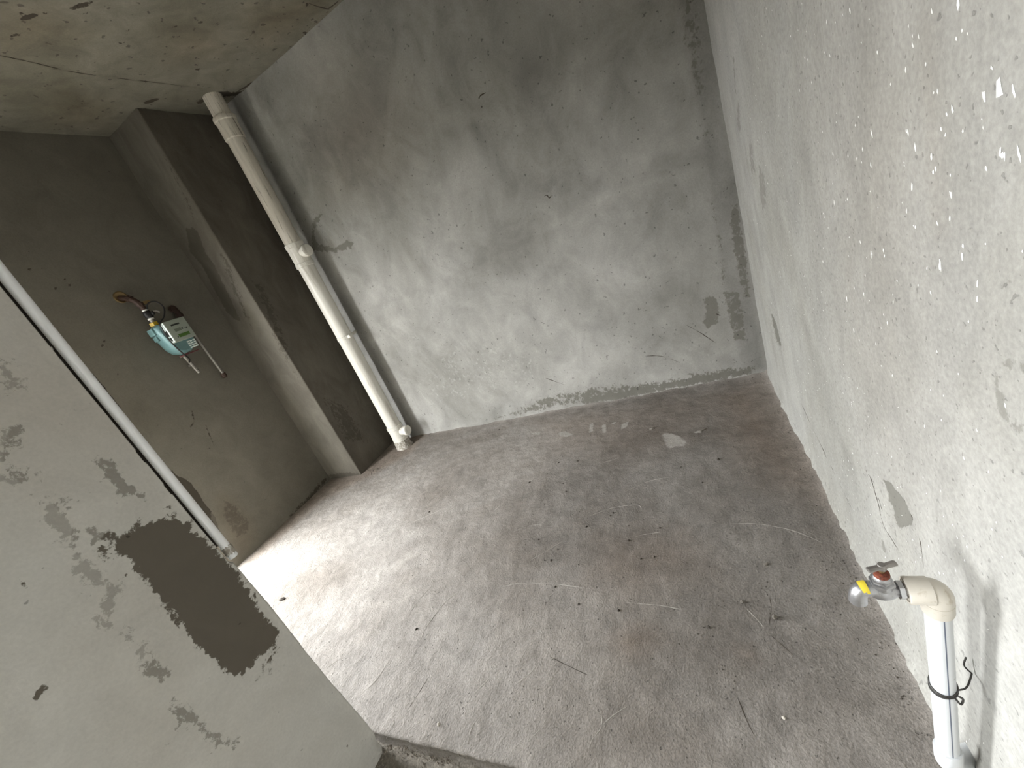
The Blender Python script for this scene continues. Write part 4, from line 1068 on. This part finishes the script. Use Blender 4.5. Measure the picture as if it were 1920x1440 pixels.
# ------------------------------------------------------------------ crumbs and stones on the floor
def stone_mesh(name, seed, sub=2):
    random.seed(seed)
    bm = bmesh.new()
    bmesh.ops.create_icosphere(bm, subdivisions=sub, radius=1.0)
    offs = [Vector((random.uniform(-1, 1), random.uniform(-1, 1), random.uniform(-1, 1))).normalized() for _ in range(9)]
    for v in bm.verts:
        for d in offs:
            k = v.co.dot(d)
            if k > .72: v.co -= d * (k - .72)
        v.co.z = max(v.co.z, -.45)
    bmesh.ops.recalc_face_normals(bm, faces=bm.faces[:])
    me = bpy.data.meshes.new(name)
    bm.to_mesh(me); bm.free()
    return me
def stone(mesh, name, x, y, r, sc=(1, 1, .7), rz=0.0):
    o = bpy.data.objects.new(name, mesh)
    COL.objects.link(o)
    o.location = (x, y, .45 * r * sc[2] - .0005)
    o.scale = (r * sc[0], r * sc[1], r * sc[2])
    o.rotation_euler = (0, 0, rz)
    return o
sm = [stone_mesh('stone', k) for k in (1, 2, 3)]
for m_ in sm: m_.materials.append(M_stone)
dm = [stone_mesh('crumb', k, 1) for k in (5, 6, 7)]
for m_ in dm: m_.materials.append(M_stonedark)
pm = [stone_mesh('pale_crumb', k, 1) for k in (8, 9)]
for m_ in pm: m_.materials.append(M_stonepale)
G = 'stones lying on the screed'
p = [(0.021, 0.928)][0]; tag(stone(sm[0], 'stone', *p, .0085, (1, 1, .8), .4), 'largest grey pebble on the floor, left of the tap', 'stone', G)
p = [(0.034, 1.119)][0]; tag(stone(sm[1], 'stone', *p, .0085, (1.2, .7, .6), .2), 'flat grey stone chip on the floor above the largest pebble', 'stone', G)
p = [(-0.361, 2.058)][0]; tag(stone(sm[2], 'stone', *p, .011, (1.5, .8, .6), .2), 'dark stone chip near the back wall left of the pale floor patch', 'stone', G)
p = [(-0.098, 1.971)][0]; tag(stone(sm[0], 'stone', *p, .012, (1.8, .55, .5), .5), 'long thin stone sliver right of the pale floor patch', 'stone', G)
p = [(-0.976, 0.505)][0]; tag(stone(pm[0], 'stone', *p, .006, (1, 1.2, .9), .2), 'white pebble near the front edge of the floor beside the near wall', 'stone', G)
p = [(-0.058, 0.977)][0]; tag(stone(sm[2], 'stone', *p, .006, (1, 1, .8), .2), 'small rounded grey pebble left of the largest pebble', 'stone', G)
p = [(-2.255, 0.895)][0]; tag(stone(dm[0], 'stone', *p, .020, (1.3, .7, .5), .2), 'dark crumb alone on the brightest part of the floor', 'stone', G)
p = [(-0.011, 0.663)][0]; tag(stone(pm[1], 'stone', *p, .0055, (1, 1, .8), .2), 'pale round pebble on the dark floor in the lower right', 'stone', G)
dark = [(-0.810, 1.642), (-0.625, 1.323), (-0.437, 1.319), (-0.735, 1.199), (-0.752, 1.140), (-0.782, 1.140), (-0.328, 1.154), (-0.377, 1.145), (-0.431, 1.236), (-0.592, 0.943), (-0.443, 0.926), (-0.701, 1.012), (-0.215, 1.681), (-0.161, 0.886), (-0.130, 1.557), (-0.764, 1.829), (-0.525, 1.385), (-0.777, 1.575), (-1.022, 1.680), (-0.902, 1.228), (-0.843, 1.257), (-0.679, 1.421), (-1.263, 0.800), (-1.487, 2.352), (-0.051, 1.709), (-0.880, 1.836), (-0.513, 1.401), (-1.629, 1.499), (-0.877, 1.490), (-1.362, 1.464), (-0.310, 1.300), (-0.625, 1.118)]
random.seed(21)
for i, (x, y) in enumerate(dark):
    r = random.uniform(.0038, .0062) * (1.25 if y > 1.6 else 1)
    o = stone(dm[i % 3], 'crumb', x, y, r, (random.uniform(.9, 1.5), random.uniform(.7, 1), random.uniform(.6, .9)), random.uniform(0, 3))
    tag(o, 'tiny dark cement crumb scattered on the middle of the floor', 'crumb', 'dark crumbs on the floor')
# grit too small to count
bm = bmesh.new()
random.seed(30)
def grit(x, y, r):
    vs = [bm.verts.new((x + r * random.uniform(.6, 1.1) * math.cos(a), y + r * random.uniform(.6, 1.1) * math.sin(a), -.001)) for a in (0, 1.57, 3.14, 4.71)]
    tpv = bm.verts.new((x, y, r * random.uniform(.7, 1.2)))
    for k in range(4): bm.faces.new((vs[k], vs[(k + 1) % 4], tpv))
for i in range(900):
    x = random.uniform(-2.9, XR - .03); y = YT + .02 + (YB - YT - .05) * random.random() ** 1.2
    if x < XQ + .05 and y > YP - .03 or math.hypot(x - DX, y - DY) < .11: continue
    grit(x, y, random.uniform(.0012, .0028))
for i in range(260):
    y = random.uniform(YT + .02, YB - .02); grit(XR - .02 - abs(random.gauss(0, .03)), y, random.uniform(.002, .0045))
for i in range(160):
    x = random.uniform(DX + .13, XR - .05); grit(x, YB - .02 - abs(random.gauss(0, .02)), random.uniform(.002, .005))
for i in range(120):
    s_ = random.random(); gx, gy = -2.62 + .30 * s_ + random.gauss(0, .05), 1.86 + .45 * s_ + random.gauss(0, .04)
    if math.hypot(gx - DX, gy - DY) > .11 and not (gx < XQ + .02 and gy > YP - .02): grit(gx, gy, random.uniform(.003, .006))
o = bm_obj('floor_grit', bm, M_stonedark, None, smooth=False)
tag(o, 'fine dark grit strewn over the screed and along the walls', 'grit', kind='stuff')
# rubble along the step
bm = bmesh.new()
def rub(x, y, z, r):
    vs = [bm.verts.new((x + r * random.uniform(.6, 1.1) * math.cos(a), y + r * random.uniform(.6, 1.1) * math.sin(a), z - .004)) for a in (0, 1.26, 2.5, 3.77, 5.0)]
    tpv = bm.verts.new((x + random.uniform(-.3, .3) * r, y, z + r * random.uniform(.6, 1.1)))
    for k in range(5): bm.faces.new((vs[k], vs[(k + 1) % 5], tpv))
for i in range(420):
    rub(random.uniform(XP - .02, -.1), YT - .006 - abs(random.gauss(0, .014)), -.029, random.uniform(.001, .0028))
for i in range(150):
    rub(random.uniform(XP + .02, -.15), YT - .004 - random.random() * .010, -.012 - random.random() * .016, random.uniform(.001, .0025))
for i in range(60):
    rub(XP + .005 + abs(random.gauss(0, .02)), random.uniform(.36, YT - .01), -.029, random.uniform(.002, .006))
o = bm_obj('step_rubble', bm, plain('rubble', lin(140, 132, 122), .95, var=.2, scale=120), None, smooth=False)
tag(o, 'loose cement rubble lying along the front edge of the screed', 'rubble', kind='stuff')
